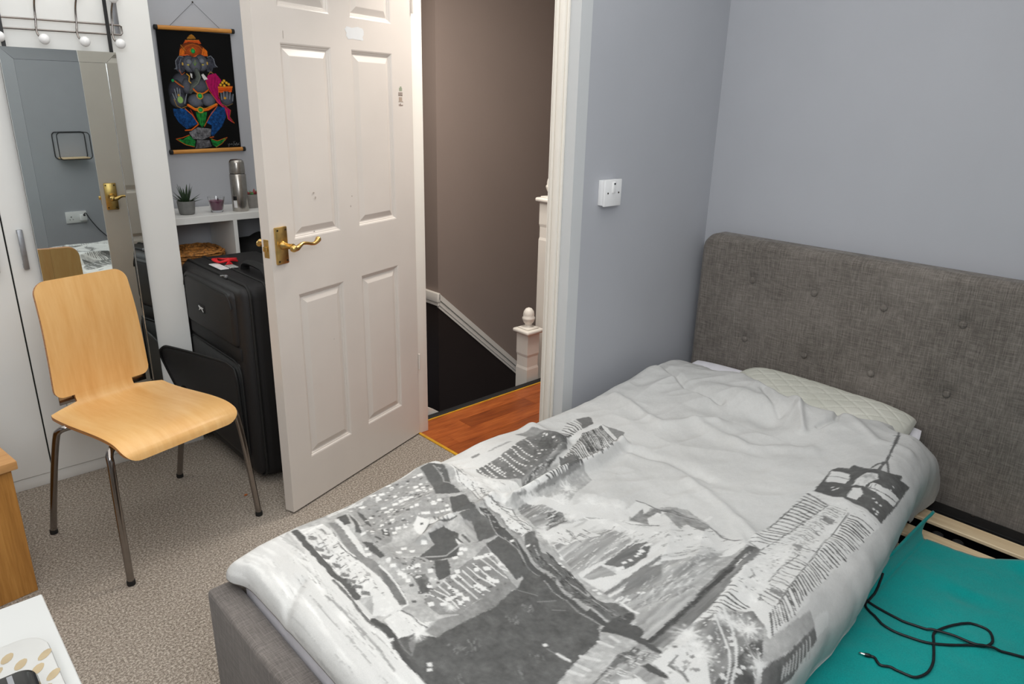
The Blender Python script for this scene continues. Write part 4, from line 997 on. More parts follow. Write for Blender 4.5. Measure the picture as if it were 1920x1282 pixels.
# ------------------------------------------------------------------ printed city picture (mm along and across the cloth)
PRINT = [
['P',178,12,0,[201,70,347,89,595,114,629,163,651,265,750,273,853,339,992,342,978,490,817,532,873,608,1007,660,1115,751,994,928,944,984,621,1156,121,746,163,593,167,366]],
['P',226,20,1.62,[172,105,187,129,167,196,159,281,156,356,151,443,154,516,150,573,142,620,144,653,130,753,-62,518,-18,103,21,-5,148,25]],
['P',196,16,1.78,[172,105,187,129,167,196,144,226,142,175,146,122]],
['P',205,22,1.61,[81,403,97,470,94,550,87,637,90,683,83,692,62,664,64,566,68,481,71,390]],
['P',204,16,1.58,[33,341,34,420,31,480,26,538,17,595,-4,561,-4,487,3,418]],
['L',9,130,0,[153,355,154,402,149,457,145,529,154,577,142,620]],
['L',7,170,0,[111,389,118,460,117,532,115,595,105,664]],
['L',4,180,0,[85,361,84,457,85,541,79,619]],
['P',222,16,-0.12,[186,120,249,136,230,326,227,401,219,488,158,432,167,359,167,282,169,204]],
['P',218,16,0,[233,406,236,463,218,534,184,533,165,508]],
['P',224,14,0,[219,539,229,566,234,602,255,610,208,627,163,609,171,541]],
['L',17,112,0,[184,118,168,196,166,251,167,292,165,338,173,369,169,415,166,438]],
['P',140,8,0,[194,157,204,183,196,195,184,174]],
['P',140,8,0,[181,210,196,230,190,239,174,224]],
['P',140,8,0,[181,244,194,268,188,277,173,261]],
['P',140,8,0,[186,291,196,318,190,325,178,305]],
['P',140,8,0,[184,337,194,362,188,370,176,349]],
['P',140,8,0,[183,369,193,394,187,402,176,380]],
['P',140,8,0,[184,397,194,421,188,429,177,408]],
['P',140,8,0,[184,429,196,452,190,459,178,439]],
['L',16,104,0,[156,521,159,562,157,599,145,639,141,675,144,719,147,742]],
['L',3,170,0,[212,173,203,220,199,256]],
['L',5,150,0,[231,156,228,182]],
['P',148,8,0,[260,139,272,157,269,260,262,346,268,386,258,513,232,497,244,404,236,331,238,259]],
['L',3,120,0,[244,190,228,265,232,312,236,331]],
['L',4,228,0,[238,211,233,290,237,316]],
['L',8,230,0,[231,335,237,386,236,445,227,494]],
['L',4,222,0,[266,384,265,439,256,512]],
['P',222,10,0,[278,137,284,154,278,256,260,339,254,329,265,232]],
['L',11,228,0,[235,402,238,440,231,484,221,536]],
['P',132,8,0,[257,390,269,414,266,469,256,520,244,533,228,527,238,470]],
['L',5,220,0,[267,401,264,462,252,522,244,535,221,536,184,533]],
['L',5,140,0,[220,543,229,570,227,602,234,619]],
['L',5,235,0,[214,546,217,581,218,609]],
['P',162,10,0,[343,92,392,122,446,99,543,133,569,162,536,261,568,276,524,349,474,308,380,286,343,322,297,337,302,259]],
['P',168,6,0,[297,337,415,366,428,403,371,417,327,368,287,367]],
['P',205,14,0,[293,48,353,76,389,117,373,128,333,115,280,115]],
['P',165,10,0,[285,381,367,419,400,459,358,506,321,472,298,434]],
['P',112,6,0,[288,136,320,134,293,197,279,187]],
['P',112,6,0,[324,138,319,175,295,250,287,234]],
['P',112,6,0,[345,146,349,170,333,240,327,214]],
['P',112,6,0,[281,273,296,308,291,372,281,366,277,312]],
['P',112,6,0,[313,287,322,309,316,312,310,296]],
['P',112,6,0,[346,264,360,280,350,307,337,289]],
['P',110,6,0,[430,370,482,370,498,419,447,484,414,465,386,454,367,419,425,407]],
['P',112,6,0,[389,456,418,474,402,504,371,516,362,501]],
['P',128,10,0,[310,464,342,477,330,520,304,535,304,495]],
['P',234,4,0,[424,305,452,286,471,317,458,330,416,360,415,330]],
['P',218,6,0,[471,317,516,345,527,364,487,353,459,335]],
['L',3,120,0,[487,316,483,330]],
['L',3,120,0,[495,325,483,350]],
['L',3,120,0,[496,346,494,356]],
['L',3,120,0,[506,353,505,361]],
['L',4,115,0,[421,357,460,333,484,357,529,368]],
['W',9,236,[538,174,531,191,515,193,520,175,541,216,525,213,477,125,479,109,418,143,422,134,439,130,421,117,455,166,453,194,467,199,481,202,434,194,404,185,398,206,412,206,388,254,456,247,472,249,518,267,515,275,504,308,519,314,481,292,471,285,356,252,385,290,367,299,403,299,367,137,298,254,319,264,333,373,353,366,363,390,340,446,358,477,293,455,293,469,275,310,268,331,290,388,289,413,403,382,290,441,325,439,537,271,541,305,533,321,354,276,354,197,561,144,546,138,342,444,321,438,357,480,295,448,293,471,333,372,353,367,364,389,325,516,286,409,475,478,456,479,437,482,468,469,407,385]],
['W',7,118,[384,184,362,194,435,231,442,249,445,317,415,228,497,202,499,223,375,262,545,194,496,125,523,138,291,488,294,519,263,535,290,546]],
['R',60,6,205,[337,120,439,108,539,137,566,165,536,261,566,280,533,321,450,289,348,315,304,327,302,259]],
['R',55,5,122,[337,120,439,108,539,137,566,165,536,261,566,280,533,321,450,289,348,315,304,327,302,259]],
['R',40,6,210,[285,381,367,419,400,459,379,523,298,546,288,448]],
['R',36,6,118,[285,381,367,419,400,459,379,523,298,546,288,448]],
['K',30,22,0.17,190,2,[385,121,539,137,566,165,536,261,377,264]],
['K',70,14,1.68,172,2.4,[188,139,243,146,230,326,227,401,219,479,174,426,179,287]],
['K',36,10,0.2,140,2.6,[188,139,243,146,230,326,227,401,219,479,174,426,179,287]],
['K',16,20,0.0,160,2,[284,64,353,76,389,117,337,120,280,115]],
['K',46,60,1.6,188,2.6,[161,125,164,202,151,384,145,529,139,612,74,671,64,487,111,168]],
['K',26,50,1.67,205,2.6,[32,120,107,114,102,238,85,510,37,626,-2,550,7,184]],
['K',16,14,1.74,180,2,[214,546,250,608,210,624,167,608,175,545]],
['P',150,8,0,[278,552,330,529,402,521,477,514,527,504,505,588,489,660,391,625,319,632,282,603]],
['P',150,10,0,[386,626,484,638,472,657,422,667,358,669,264,655,230,656,223,625,272,615,319,632]],
['L',3.6,224,0,[345,529,347,563,349,611,350,619]],
['L',3.6,224,0,[365,524,368,565,369,614]],
['L',3.6,224,0,[387,529,390,574,390,621]],
['L',3.6,224,0,[404,530,404,577,410,621]],
['L',3.6,224,0,[421,531,422,583,429,622]],
['L',3.6,224,0,[438,530,439,574,452,620]],
['L',3.6,224,0,[458,530,457,576,463,618]],
['L',3.6,224,0,[486,532,488,584,493,621]],
['L',3.6,224,0,[506,533,503,590,515,608]],
['L',3.6,224,0,[524,537,516,581,519,621]],
['L',3.6,224,0,[327,532,339,572,333,616]],
['L',3.6,224,0,[307,539,318,561,325,592]],
['W',11,232,[457,602,455,593,463,611,420,596,417,588,423,608,365,568,364,551,366,582,333,578,368,604,349,607,473,564,474,569,410,525,492,526,508,531,522,537,478,520,348,582,450,553,513,579,393,529,314,584,289,566]],
['T',20,238,[319,603]],
['P',108,6,0,[386,457,409,487,391,520,357,515,365,490]],
['P',120,12,0,[312,485,332,488,312,528,291,527]],
['P',112,6,0,[373,421,460,420,485,431,463,448,427,464,377,447]],
['L',5,170,0,[371,425,423,459,466,456,517,485,578,500]],
['L',6,120,0,[469,409,474,445]],
['L',6,120,0,[485,419,483,454]],
['L',6,120,0,[502,430,501,464]],
['L',6,120,0,[515,440,515,472]],
['P',226,0,0,[480,426,481,446,484,458,472,447]],
['P',112,9,0,[158,606,202,618,230,656,261,652,353,662,386,668,467,657,489,660,529,644,586,563,563,629,563,667,551,731,545,770,532,812,524,858,504,864,478,882,435,881,377,882,332,889,278,904,133,773,144,671]],
['P',114,6,0,[530,501,581,502,588,552,561,627,556,639,511,637,519,578]],
['K',10,9,2.84,135,3,[231,685,255,691,254,715,228,717]],
['K',10,9,2.83,135,3,[244,703,268,710,267,732,242,734]],
['K',10,9,2.17,135,3,[271,704,296,711,294,734,268,735]],
['K',10,9,2.57,135,3,[392,703,418,711,416,734,386,737]],
['K',10,9,2.36,135,3,[349,809,374,816,367,837,339,838]],
['K',10,9,2.29,135,3,[287,814,311,821,305,842,280,842]],
['K',10,9,2.15,135,3,[186,751,207,759,205,780,182,781]],
['K',10,9,2.9,135,3,[452,700,482,708,479,731,447,733]],
['L',4,140,0,[161,611,155,639,156,661,184,639]],
['P',140,8,0,[173,629,197,627,208,646,182,642,158,659]],
['T',26,238,[204,624]],
['W',8,205,[171,701,163,710,396,813,150,599]],
['L',3,140,0,[487,663,508,707]],
['L',3,140,0,[493,720,533,743]],
['L',3,140,0,[501,757,519,777]],
['L',3,140,0,[390,821,385,865]],
['P',116,5,0,[580,126,613,125,625,168,602,235,612,285,540,245,564,173]],
['P',112,5,0,[570,277,616,298,587,388,563,379,526,355]],
['P',120,8,0,[538,368,586,389,596,440,575,498,513,480,539,432,536,387]],
['P',165,14,1.59,[532,387,552,409,519,483,503,467,520,413]],
['P',112,6,0,[435,370,476,374,475,429,458,450,369,424,424,406]],
['P',162,6,0,[618,398,624,451,616,496,618,548,609,583,601,621,594,655,577,635,598,581,605,524,611,461]],
['P',104,5,0,[594,390,612,405,610,450,605,484,605,529,601,573,588,608,580,637,555,619,582,571,588,523,575,493,594,443]],
['P',104,5,0,[593,493,604,554,589,599,585,629,576,689,564,748,550,799,541,848,527,890,524,858,532,812,545,770,551,731,563,667,563,629,586,563,579,510]],
['L',3,168,0,[609,146,596,200,588,216,606,248,613,308,588,386,601,424,575,493,585,526,582,571,567,612]],
['L',3,165,0,[608,166,610,176]],
['L',3,165,0,[600,182,603,191]],
['L',3,165,0,[604,257,609,265]],
['L',3,165,0,[607,332,610,343]],
['L',3,165,0,[586,371,590,379]],
['L',3,165,0,[602,406,607,413]],
['L',3,165,0,[603,421,607,429]],
['L',3,165,0,[599,447,603,456]],
['L',3,165,0,[591,467,595,476]],
['L',3,165,0,[591,538,594,546]],
['L',3,165,0,[586,515,589,523]],
['P',222,14,0,[636,190,702,152,652,272,686,306,651,407,682,435,674,488,673,535,654,557,619,551,614,504,626,448,618,398,638,299,621,245]],
['L',3,140,0,[642,197,627,250,638,299,613,398,624,451,612,502,622,548]],
['L',3,140,0,[653,277,628,369,649,409,682,441,661,503,676,540]],
['L',2.5,130,0,[641,203,649,220]],
['L',2.5,130,0,[643,214,663,213]],
['L',2.5,130,0,[646,224,653,243]],
['L',2.5,130,0,[648,236,663,244]],
['L',2.5,130,0,[650,247,656,268]],
['L',2.5,130,0,[652,259,663,272]],
['L',2.5,130,0,[654,271,659,292]],
['L',2.5,130,0,[656,283,666,297]],
['L',2.5,130,0,[657,295,658,320]],
['L',2.5,130,0,[657,308,664,325]],
['L',2.5,130,0,[655,323,638,371]],
['L',2.5,130,0,[653,338,641,379]],
['L',2.5,130,0,[634,375,640,393]],
['L',2.5,130,0,[634,387,647,395]],
['L',2.5,130,0,[638,394,648,407]],
['L',2.5,130,0,[642,402,657,408]],
['L',2.5,130,0,[645,410,655,423]],
['L',2.5,130,0,[648,418,664,424]],
['L',2.5,130,0,[650,428,658,442]],
['L',2.5,130,0,[652,437,668,443]],
['L',2.5,130,0,[653,448,656,469]],
['L',2.5,130,0,[650,463,667,468]],
['L',2.5,130,0,[647,478,647,502]],
['L',2.5,130,0,[645,493,657,503]],
['L',2.5,130,0,[643,506,647,525]],
['L',2.5,130,0,[642,518,655,526]],
['L',2.5,130,0,[643,528,648,544]],
['L',2.5,130,0,[643,538,657,545]],
['L',2.5,130,0,[643,548,646,566]],
['L',2.5,130,0,[642,559,656,566]],
['P',122,10,0,[626,554,669,549,616,625,635,648,627,707,624,748,581,789,592,817,611,838,600,885,580,895,555,889,545,856,556,795,570,730,585,675,584,621,603,581]],
['L',8,170,0,[607,551,594,594,584,625,585,675,568,732,558,776,544,814]],
['L',3.5,178,0,[617,598,608,620,606,668,591,716,589,755,581,784,571,830,572,864]],
['L',3.5,96,0,[607,629,607,641]],
['L',3,100,0,[628,634,629,644]],
['L',3.5,96,0,[607,639,606,651]],
['L',3,100,0,[629,644,629,654]],
['L',3.5,96,0,[606,650,604,663]],
['L',3,100,0,[629,654,629,663]],
['L',3.5,96,0,[604,662,601,675]],
['L',3,100,0,[629,664,627,675]],
['L',3.5,96,0,[600,674,597,688]],
['L',3,100,0,[627,675,624,687]],
['L',3.5,96,0,[597,687,593,700]],
['L',3,100,0,[623,688,620,699]],
['L',3.5,96,0,[593,699,592,711]],
['L',3,100,0,[620,700,619,710]],
['L',3.5,96,0,[591,710,591,721]],
['L',3,100,0,[619,710,619,719]],
['L',3.5,96,0,[590,720,589,731]],
['L',3,100,0,[619,719,619,728]],
['L',3.5,96,0,[589,730,587,742]],
['L',3,100,0,[619,729,617,739]],
['L',3.5,96,0,[587,741,583,753]],
['L',3,100,0,[617,739,614,750]],
['L',3.5,96,0,[583,752,579,764]],
['L',3,100,0,[614,750,607,761]],
['L',3.5,96,0,[578,763,574,774]],
['L',3,100,0,[607,762,601,773]],
['L',3.5,96,0,[574,773,570,785]],
['L',3,100,0,[601,773,596,784]],
['L',3.5,96,0,[570,784,565,795]],
['L',3,100,0,[596,784,590,795]],
['L',3.5,96,0,[565,794,561,806]],
['L',3,100,0,[590,795,585,805]],
['W',8,234,[654,664,633,674,629,687,664,656,620,783,616,796,609,584,592,539,623,724]],
['P',106,6,0,[560,862,604,879,585,893,560,895,552,925,531,933,518,964,503,989,497,961,512,929,515,891,505,866]],
['L',2.5,150,0,[607,528,580,586,563,625,566,665]],
['L',3,158,0,[560,684,549,719,548,760,530,801,523,857,507,861]],
['P',202,14,0.07,[680,547,767,582,835,611,913,689,1011,813,867,877,762,826,626,807,637,738,667,612]],
['P',168,18,0.06,[675,610,741,663,834,669,856,713,877,742,751,749,637,721,655,670]],
['P',160,14,0.42,[642,738,704,748,703,778,699,792,654,776]],
['P',222,8,0,[637,748,671,774,719,803,751,813,676,805,636,799]],
['P',128,10,0.16,[712,748,751,749,815,751,865,771,845,789,804,803,754,802,720,791,720,774]],
['W',9,232,[789,786,802,785,816,784,847,780,855,781,762,786,744,781,715,782,723,784]],
['P',168,24,0.08,[702,434,755,444,801,496,804,530,768,577,709,565,684,539,691,470]],
['P',140,18,0.15,[753,522,803,536,768,577,711,567]],
['P',215,22,1.3,[714,596,738,608,790,624,797,681,724,653,697,644,679,606]],
['L',4,236,0,[744,439,797,474,817,517,819,572,832,614,856,637,891,659,903,688,934,730,986,767,1014,797]],
['P',152,14,0,[918,686,1010,670,986,690,1037,687,1078,755,1073,783,1001,804,980,784,942,728]],
['P',222,6,0,[941,654,1019,640,1037,679,982,688,1008,669,934,682]],
['P',226,8,0,[969,708,1026,705,1030,743,1022,776,1000,781,945,730]],
['L',3,128,0,[1021,638,1038,659,1039,689,1045,734,1066,761,1074,784]],
['L',3,138,0,[898,677,904,702,943,736,984,759,999,787]],
['T',46,238,[889,575,910,606,936,633,813,510,684,584,872,680,876,725]],
['T',30,238,[804,572,851,645,945,810,926,797,919,763,777,868,743,891]],
['P',172,16,0.17,[622,821,759,835,867,877,719,936,597,908,604,883]],
['L',8,142,0,[626,807,760,824,820,830,910,822]],
['L',5,222,0,[622,818,693,829]],
['P',146,10,0.15,[726,813,771,834,816,850,867,876,847,885,762,863,725,852,648,848,624,836]],
['L',7,232,0,[618,846,604,876,604,892]],
['L',6,226,0,[618,846,632,846,636,854]],
['L',5,230,0,[617,836,636,839]],
['W',7,235,[669,856,671,862]],
['P',170,14,0.13,[603,890,671,906,759,920,691,948,591,937,541,936,560,905]],
['P',200,14,0.37,[1038,710,1050,750,1074,785,1055,837,1018,870,1016,912,976,917,925,889,870,886,802,838]],
['P',158,14,0,[1036,719,1079,780,1052,835,1014,836,1027,787,986,792,1021,744]],
['L',3,130,0,[1043,707,1053,748,1078,789,1047,846,1022,874,1016,912]],
['P',226,0,0,[1082,806,1117,810,1112,817,1079,814]],
['T',38,238,[976,844,932,812]],
['P',168,16,0.05,[802,838,875,884,982,919,901,921,775,923,640,914]],
['P',224,6,0,[935,922,997,929,1002,919,970,906,924,905]],
['P',140,12,0.02,[925,934,991,933,992,948,978,960,980,971,936,965,848,970,794,972,743,973,691,973,622,973,531,967,594,935,707,939,829,935]],
['P',140,12,0.03,[763,946,770,974,707,979,620,980,518,979,518,950,588,950,675,946]],
['P',120,8,0.03,[919,934,987,934,988,947,866,946,791,947,812,937]],
['L',10,96,0,[866,948,785,948,718,946,642,946,567,948]],
['L',9,96,0,[763,948,670,948,588,950,522,950]],
['P',220,6,0,[957,948,986,948,902,950,872,953,885,946]],
['P',172,12,0.01,[591,893,665,903,701,925,723,944,625,944,528,944,524,932,551,932,579,914]],
['R',26,6,120,[301,555,399,528,520,513,505,588,491,647,391,625,321,629]],
['R',14,6,128,[264,655,353,662,434,661,478,643,417,669]],
['K',50,40,0.02,222,1.5,[677,612,846,660,1009,811,948,839,738,737,642,738]],
['K',36,36,0.04,150,1.5,[677,612,834,669,979,825,869,783,738,737,653,730]],
['K',20,24,0.94,222,2.4,[884,542,982,641,897,662,822,569]],
['K',40,30,-0.2,196,1.3,[625,825,855,879,722,933,601,896]],
['K',30,34,0.19,150,1.4,[625,825,855,879,722,933,601,896]],
['K',34,30,0.04,200,1.8,[702,434,801,496,768,577,709,565,691,470]],
['K',16,24,0.14,112,1.8,[752,513,804,535,768,577,711,567]],
['K',24,22,1.46,140,2,[714,596,790,624,797,681,724,653,681,621]],
['K',80,8,1.14,128,2,[635,196,695,160,650,275,681,313,649,409,681,437,669,538,622,548,626,448,638,299]],
['K',80,9,1.64,98,2.4,[623,562,614,623,632,651,620,750,587,820,595,886,559,887,556,795,584,621]],
['K',40,9,1.64,150,2,[623,562,614,623,632,651,620,750,587,820,595,886,559,887,556,795,584,621]],
['K',50,22,0.07,200,1.8,[805,842,969,919,829,924,667,907]],
['K',40,18,0.4,160,2,[1031,723,1041,842,997,910,875,884,813,838]],
['K',60,8,-0.56,108,2,[918,936,983,949,792,956,559,957,589,942]],
['P',224,10,0,[1358,948,1269,942,1173,935,1114,931,1083,925,1010,923,984,956,868,977,794,972,739,977,677,982,616,978,672,1003,700,999,743,1046,724,1082,708,1100,818,1106,876,1109,902,1099,937,1100,1046,1102,1111,1106,1218,1116,1263,1123,1293,1126,1295,1059,1324,998]],
['S',19,2.6,118,0.3,[1010,923,1117,930,1173,935,1269,942,1354,948],[1018,971,1077,975,1135,984,1204,994,1275,1005]],
['S',24,1.5,160,0.6,[1025,973,1114,980,1188,989,1272,1006],[991,1038,1083,1036,1178,1039,1263,1051]],
['S',44,2.6,120,0.5,[761,1071,854,1067,950,1059,1076,1053,1253,1055],[713,1103,815,1107,909,1101,1052,1103,1266,1125]],
['S',24,2.6,135,0.7,[637,982,739,977,794,972,868,977,984,956],[654,1013,750,1039,814,1031,894,1018,981,997]],
['S',16,2.2,150,0.8,[777,1025,866,1019,974,1006,1044,1001],[770,1080,858,1071,962,1060,1050,1049]],
['P',232,12,0,[805,968,942,963,1047,984,1076,1003,932,1018,773,1036,758,1005]],
['L',3,140,0,[796,1073,941,1059,1080,1051,1257,1054]],
['L',2.5,140,0,[1014,926,983,956,1052,966,1144,979,1268,1004]],
['L',2.5,125,0,[1112,931,1252,944,1306,953]],
['L',3,150,0,[858,1024,932,1018,999,1029]],
['P',150,8,0,[844,1036,838,1067,826,1070,826,1039]],
['P',150,14,0,[1206,1006,1204,1037,1178,1037,1183,1014]],
['P',165,12,0,[1053,998,1032,1024,1021,1020,1035,997]],
['L',3,140,0,[870,980,853,993,834,990]],
['L',2.5,150,0,[801,1029,785,1044,780,1039,805,1032]],
['K',150,9,1.42,168,1.8,[1358,948,1269,942,1173,935,1114,931,1083,925,1010,923,984,956,868,977,794,972,739,977,677,982,616,978,672,1003,700,999,743,1046,724,1082,708,1100,818,1106,876,1109,902,1099,937,1100,1046,1102,1111,1106,1218,1116,1263,1123,1293,1126,1295,1059,1324,998]],
['R',50,5,176,[794,972,1047,984,1143,1002,1133,1036,914,1026,773,1036]],
['R',40,5,165,[1134,958,1297,1042,1257,1054,1004,1026]],
['P',116,8,0,[1361,956,1520,957,1528,969,1501,991,1525,996,1489,1035,1506,1079,1535,1110,1512,1111,1538,1141,1409,1135,1307,1126,1307,1054,1325,999]],
['P',226,8,0,[1422,963,1509,959,1491,975,1468,999,1435,1006,1410,1003]],
['L',3,140,0,[1463,960,1457,979,1438,1002]],
['P',226,4,0,[1397,1056,1427,1059,1426,1085,1453,1133,1405,1132,1391,1098]],
['L',3,120,0,[1400,1055,1406,1092,1428,1131]],
['L',2,130,0,[1427,1059,1406,1061]],
['L',2,130,0,[1423,1069,1402,1072]],
['P',218,12,0,[1380,1024,1390,1042,1366,1055,1329,1050,1326,1025]],
['P',205,26,0,[1431,1019,1464,1032,1476,1057,1454,1067,1426,1053,1399,1049,1395,1020]],
['W',5,220,[1387,984,1377,996,1372,990,1461,1106,1442,1106,1367,1082,1360,1092,1362,1104,1331,1106,1328,1096,1319,1106]],
['L',7,124,0,[1552,1059,1627,1057,1673,1057,1785,1046]],
['L',4,124,0,[1785,1046,1936,1020]],
['L',5,124,0,[1556,1060,1529,1042,1484,1033]],
['L',7,124,0,[1556,1060,1508,1078]],
['L',9,122,0,[1549,1055,1493,1056]],
['L',3,124,0,[1786,1037,1777,1050]],
['L',3,124,0,[1666,1050,1662,1062]],
['L',3,124,0,[1594,1052,1597,1066]],
['P',148,14,-0.17,[613,984,673,997,744,1045,725,1080,694,1094,647,1114,596,1129,505,1084,548,1056,565,1008,540,988]],
['P',112,10,0,[627,1083,677,1082,695,1093,659,1112,621,1110,599,1130,512,1088,567,1088]],
['P',205,14,0,[518,979,575,984,613,984,569,1002,530,1000]],
['P',212,8,0,[474,979,540,988,546,1014,544,1044,535,1065,510,1087,458,1040,470,1010]],
['L',6,140,0,[489,1010,491,1037,486,1052]],
['L',3,150,0,[520,1007,489,1010]],
['L',3,160,0,[525,1033,493,1036]],
['P',166,12,0.15,[356,938,415,930,470,926,510,940,498,987,474,979,452,970,459,999,447,1030]],
['P',125,10,0,[419,930,460,926,478,936,476,952,444,944,415,937,377,936,357,940,353,935]],
['P',106,6,0,[452,970,466,978,470,1010,464,1025,455,1008,451,987]],
['P',230,4,0,[396,964,410,973,427,985,420,1004,382,968]],
['L',8,196,0,[473,882,472,908]],
['L',8,196,0,[414,880,423,908]],
['L',8,196,0,[389,885,389,910]],
['L',8,196,0,[366,886,370,910]],
['L',8,196,0,[391,844,389,872]],
['L',8,196,0,[502,890,493,909]],
['L',4.5,215,0,[666,1000,640,1030,609,1066,576,1087,538,1102]],
['L',5.5,220,0,[699,1000,667,1039,632,1068,594,1090,548,1107]],
['L',3,175,0,[674,1057,655,1082,629,1115]],
['T',40,238,[584,989,568,1015,553,1038,693,1061,639,1120]],
['T',26,238,[674,1011,682,1034]],
['W',8,220,[676,1049,604,1025,587,1100,602,1100,546,1090,628,1061,640,1051,653,1005,674,1153]],
['P',176,8,0,[707,1100,766,1109,864,1119,847,1143,752,1139,678,1131,649,1115]],
['P',132,8,0,[708,1147,752,1139,843,1143,834,1161,755,1170]],
['P',126,8,0,[641,1124,726,1139,819,1147,812,1159,701,1176,672,1171,611,1137]],
['L',5,185,0,[697,1149,678,1162]],
['L',5,185,0,[710,1149,690,1163]],
['L',5,185,0,[724,1149,702,1163]],
['L',5,185,0,[739,1149,715,1165]],
['L',5,185,0,[753,1149,729,1167]],
['L',5,185,0,[767,1149,744,1170]],
['L',5,185,0,[782,1149,758,1172]],
['L',5,185,0,[796,1149,773,1175]],
['L',5,185,0,[812,1148,787,1177]],
['P',214,2,0,[864,1134,920,1142,901,1164,833,1159]],
['P',150,0,0,[754,146,782,151,779,159,750,159]],
['P',165,0,0,[800,166,890,164,900,173,810,170]],
['P',132,10,0,[711,211,819,209,963,175,1009,169,1034,218,1084,233,1055,279,901,339,799,341,721,284]],
['P',150,8,0,[944,141,1013,147,1021,191,963,175]],
['L',6,232,12,[720,210,725,278]],
['L',6,232,12,[741,208,744,291]],
['L',6,232,12,[757,211,768,302]],
['L',6,232,12,[768,222,776,292]],
['L',6,232,12,[810,211,815,277,817,334]],
['L',6,232,12,[830,213,836,268,846,313]],
['L',6,232,12,[865,201,863,258,869,297]],
['L',6,232,12,[886,196,887,246,893,289]],
['L',6,232,12,[942,186,932,238]],
['L',6,232,12,[1004,198,1017,243]],
['L',6,232,12,[961,248,951,283]],
['P',122,14,0,[919,257,991,206,1071,251,1010,294,921,314,884,310]],
['W',7,225,[942,277,1019,239,1007,212,922,288]],
['P',138,26,-0.23,[1063,261,1038,300,929,341,766,423,799,341,905,333]],
['P',222,8,0,[1040,221,1205,152,1184,192,1165,241,1237,259,1276,360,1191,409,1058,432,961,442,896,451,803,448,745,437,792,432,1019,316,1121,261,1089,234]],
['S',9,3.4,130,0.4,[1037,229,1136,169,1204,158],[1089,235,1125,240,1165,241]],
['S',18,3,120,0.3,[1123,258,1176,258,1239,264],[1055,435,1127,422,1200,406]],
['S',24,3.2,125,0.4,[814,434,1019,316,1121,261],[839,452,949,444,1044,434]],
['P',132,6,0,[1208,162,1244,184,1218,239,1162,237]],
['P',118,6,0,[924,430,1037,362,966,440,910,447]],
['P',130,6,0,[977,328,1013,347,1025,370,920,428]],
['P',150,6,0,[1244,265,1276,360,1217,400,1247,292]],
['L',9,150,0,[715,429,784,442,876,450,961,442]],
['P',228,12,0,[698,327,781,352,722,431,674,412,652,401]],
['P',222,18,0,[672,235,725,278,779,342,803,436,746,436,678,374,665,299]],
['P',206,8,0,[712,432,793,460,813,520,939,617,954,660,913,688,818,585,766,490]],
['T',48,238,[680,383,661,265,707,291,689,181]],
['T',36,238,[892,566,914,598,941,624,819,514,874,482,755,424]],
['T',28,238,[804,571]],
['R',40,5,215,[609,986,669,998,740,1047,717,1078,647,1114,596,1125,512,1083,548,1056]],
['K',36,18,-0.29,186,1.6,[609,986,669,998,740,1047,717,1078,647,1114,596,1125,512,1083,548,1056]],
['R',10,8,160,[474,984,537,991,541,1046,512,1083,463,1037]],
['K',40,14,1.44,200,2.2,[363,936,466,927,506,941,495,983,449,971,427,1002]],
['K',24,14,-0.03,120,2.4,[363,936,466,927,506,941,495,983]],
['R',36,5,212,[711,211,963,175,1071,251,1037,287,801,338,725,278]],
['K',40,16,-0.22,200,1.8,[1058,267,929,341,766,423,803,342,905,333]],
['K',36,16,1.15,180,2,[671,244,777,344,794,435,722,431,670,303]]]
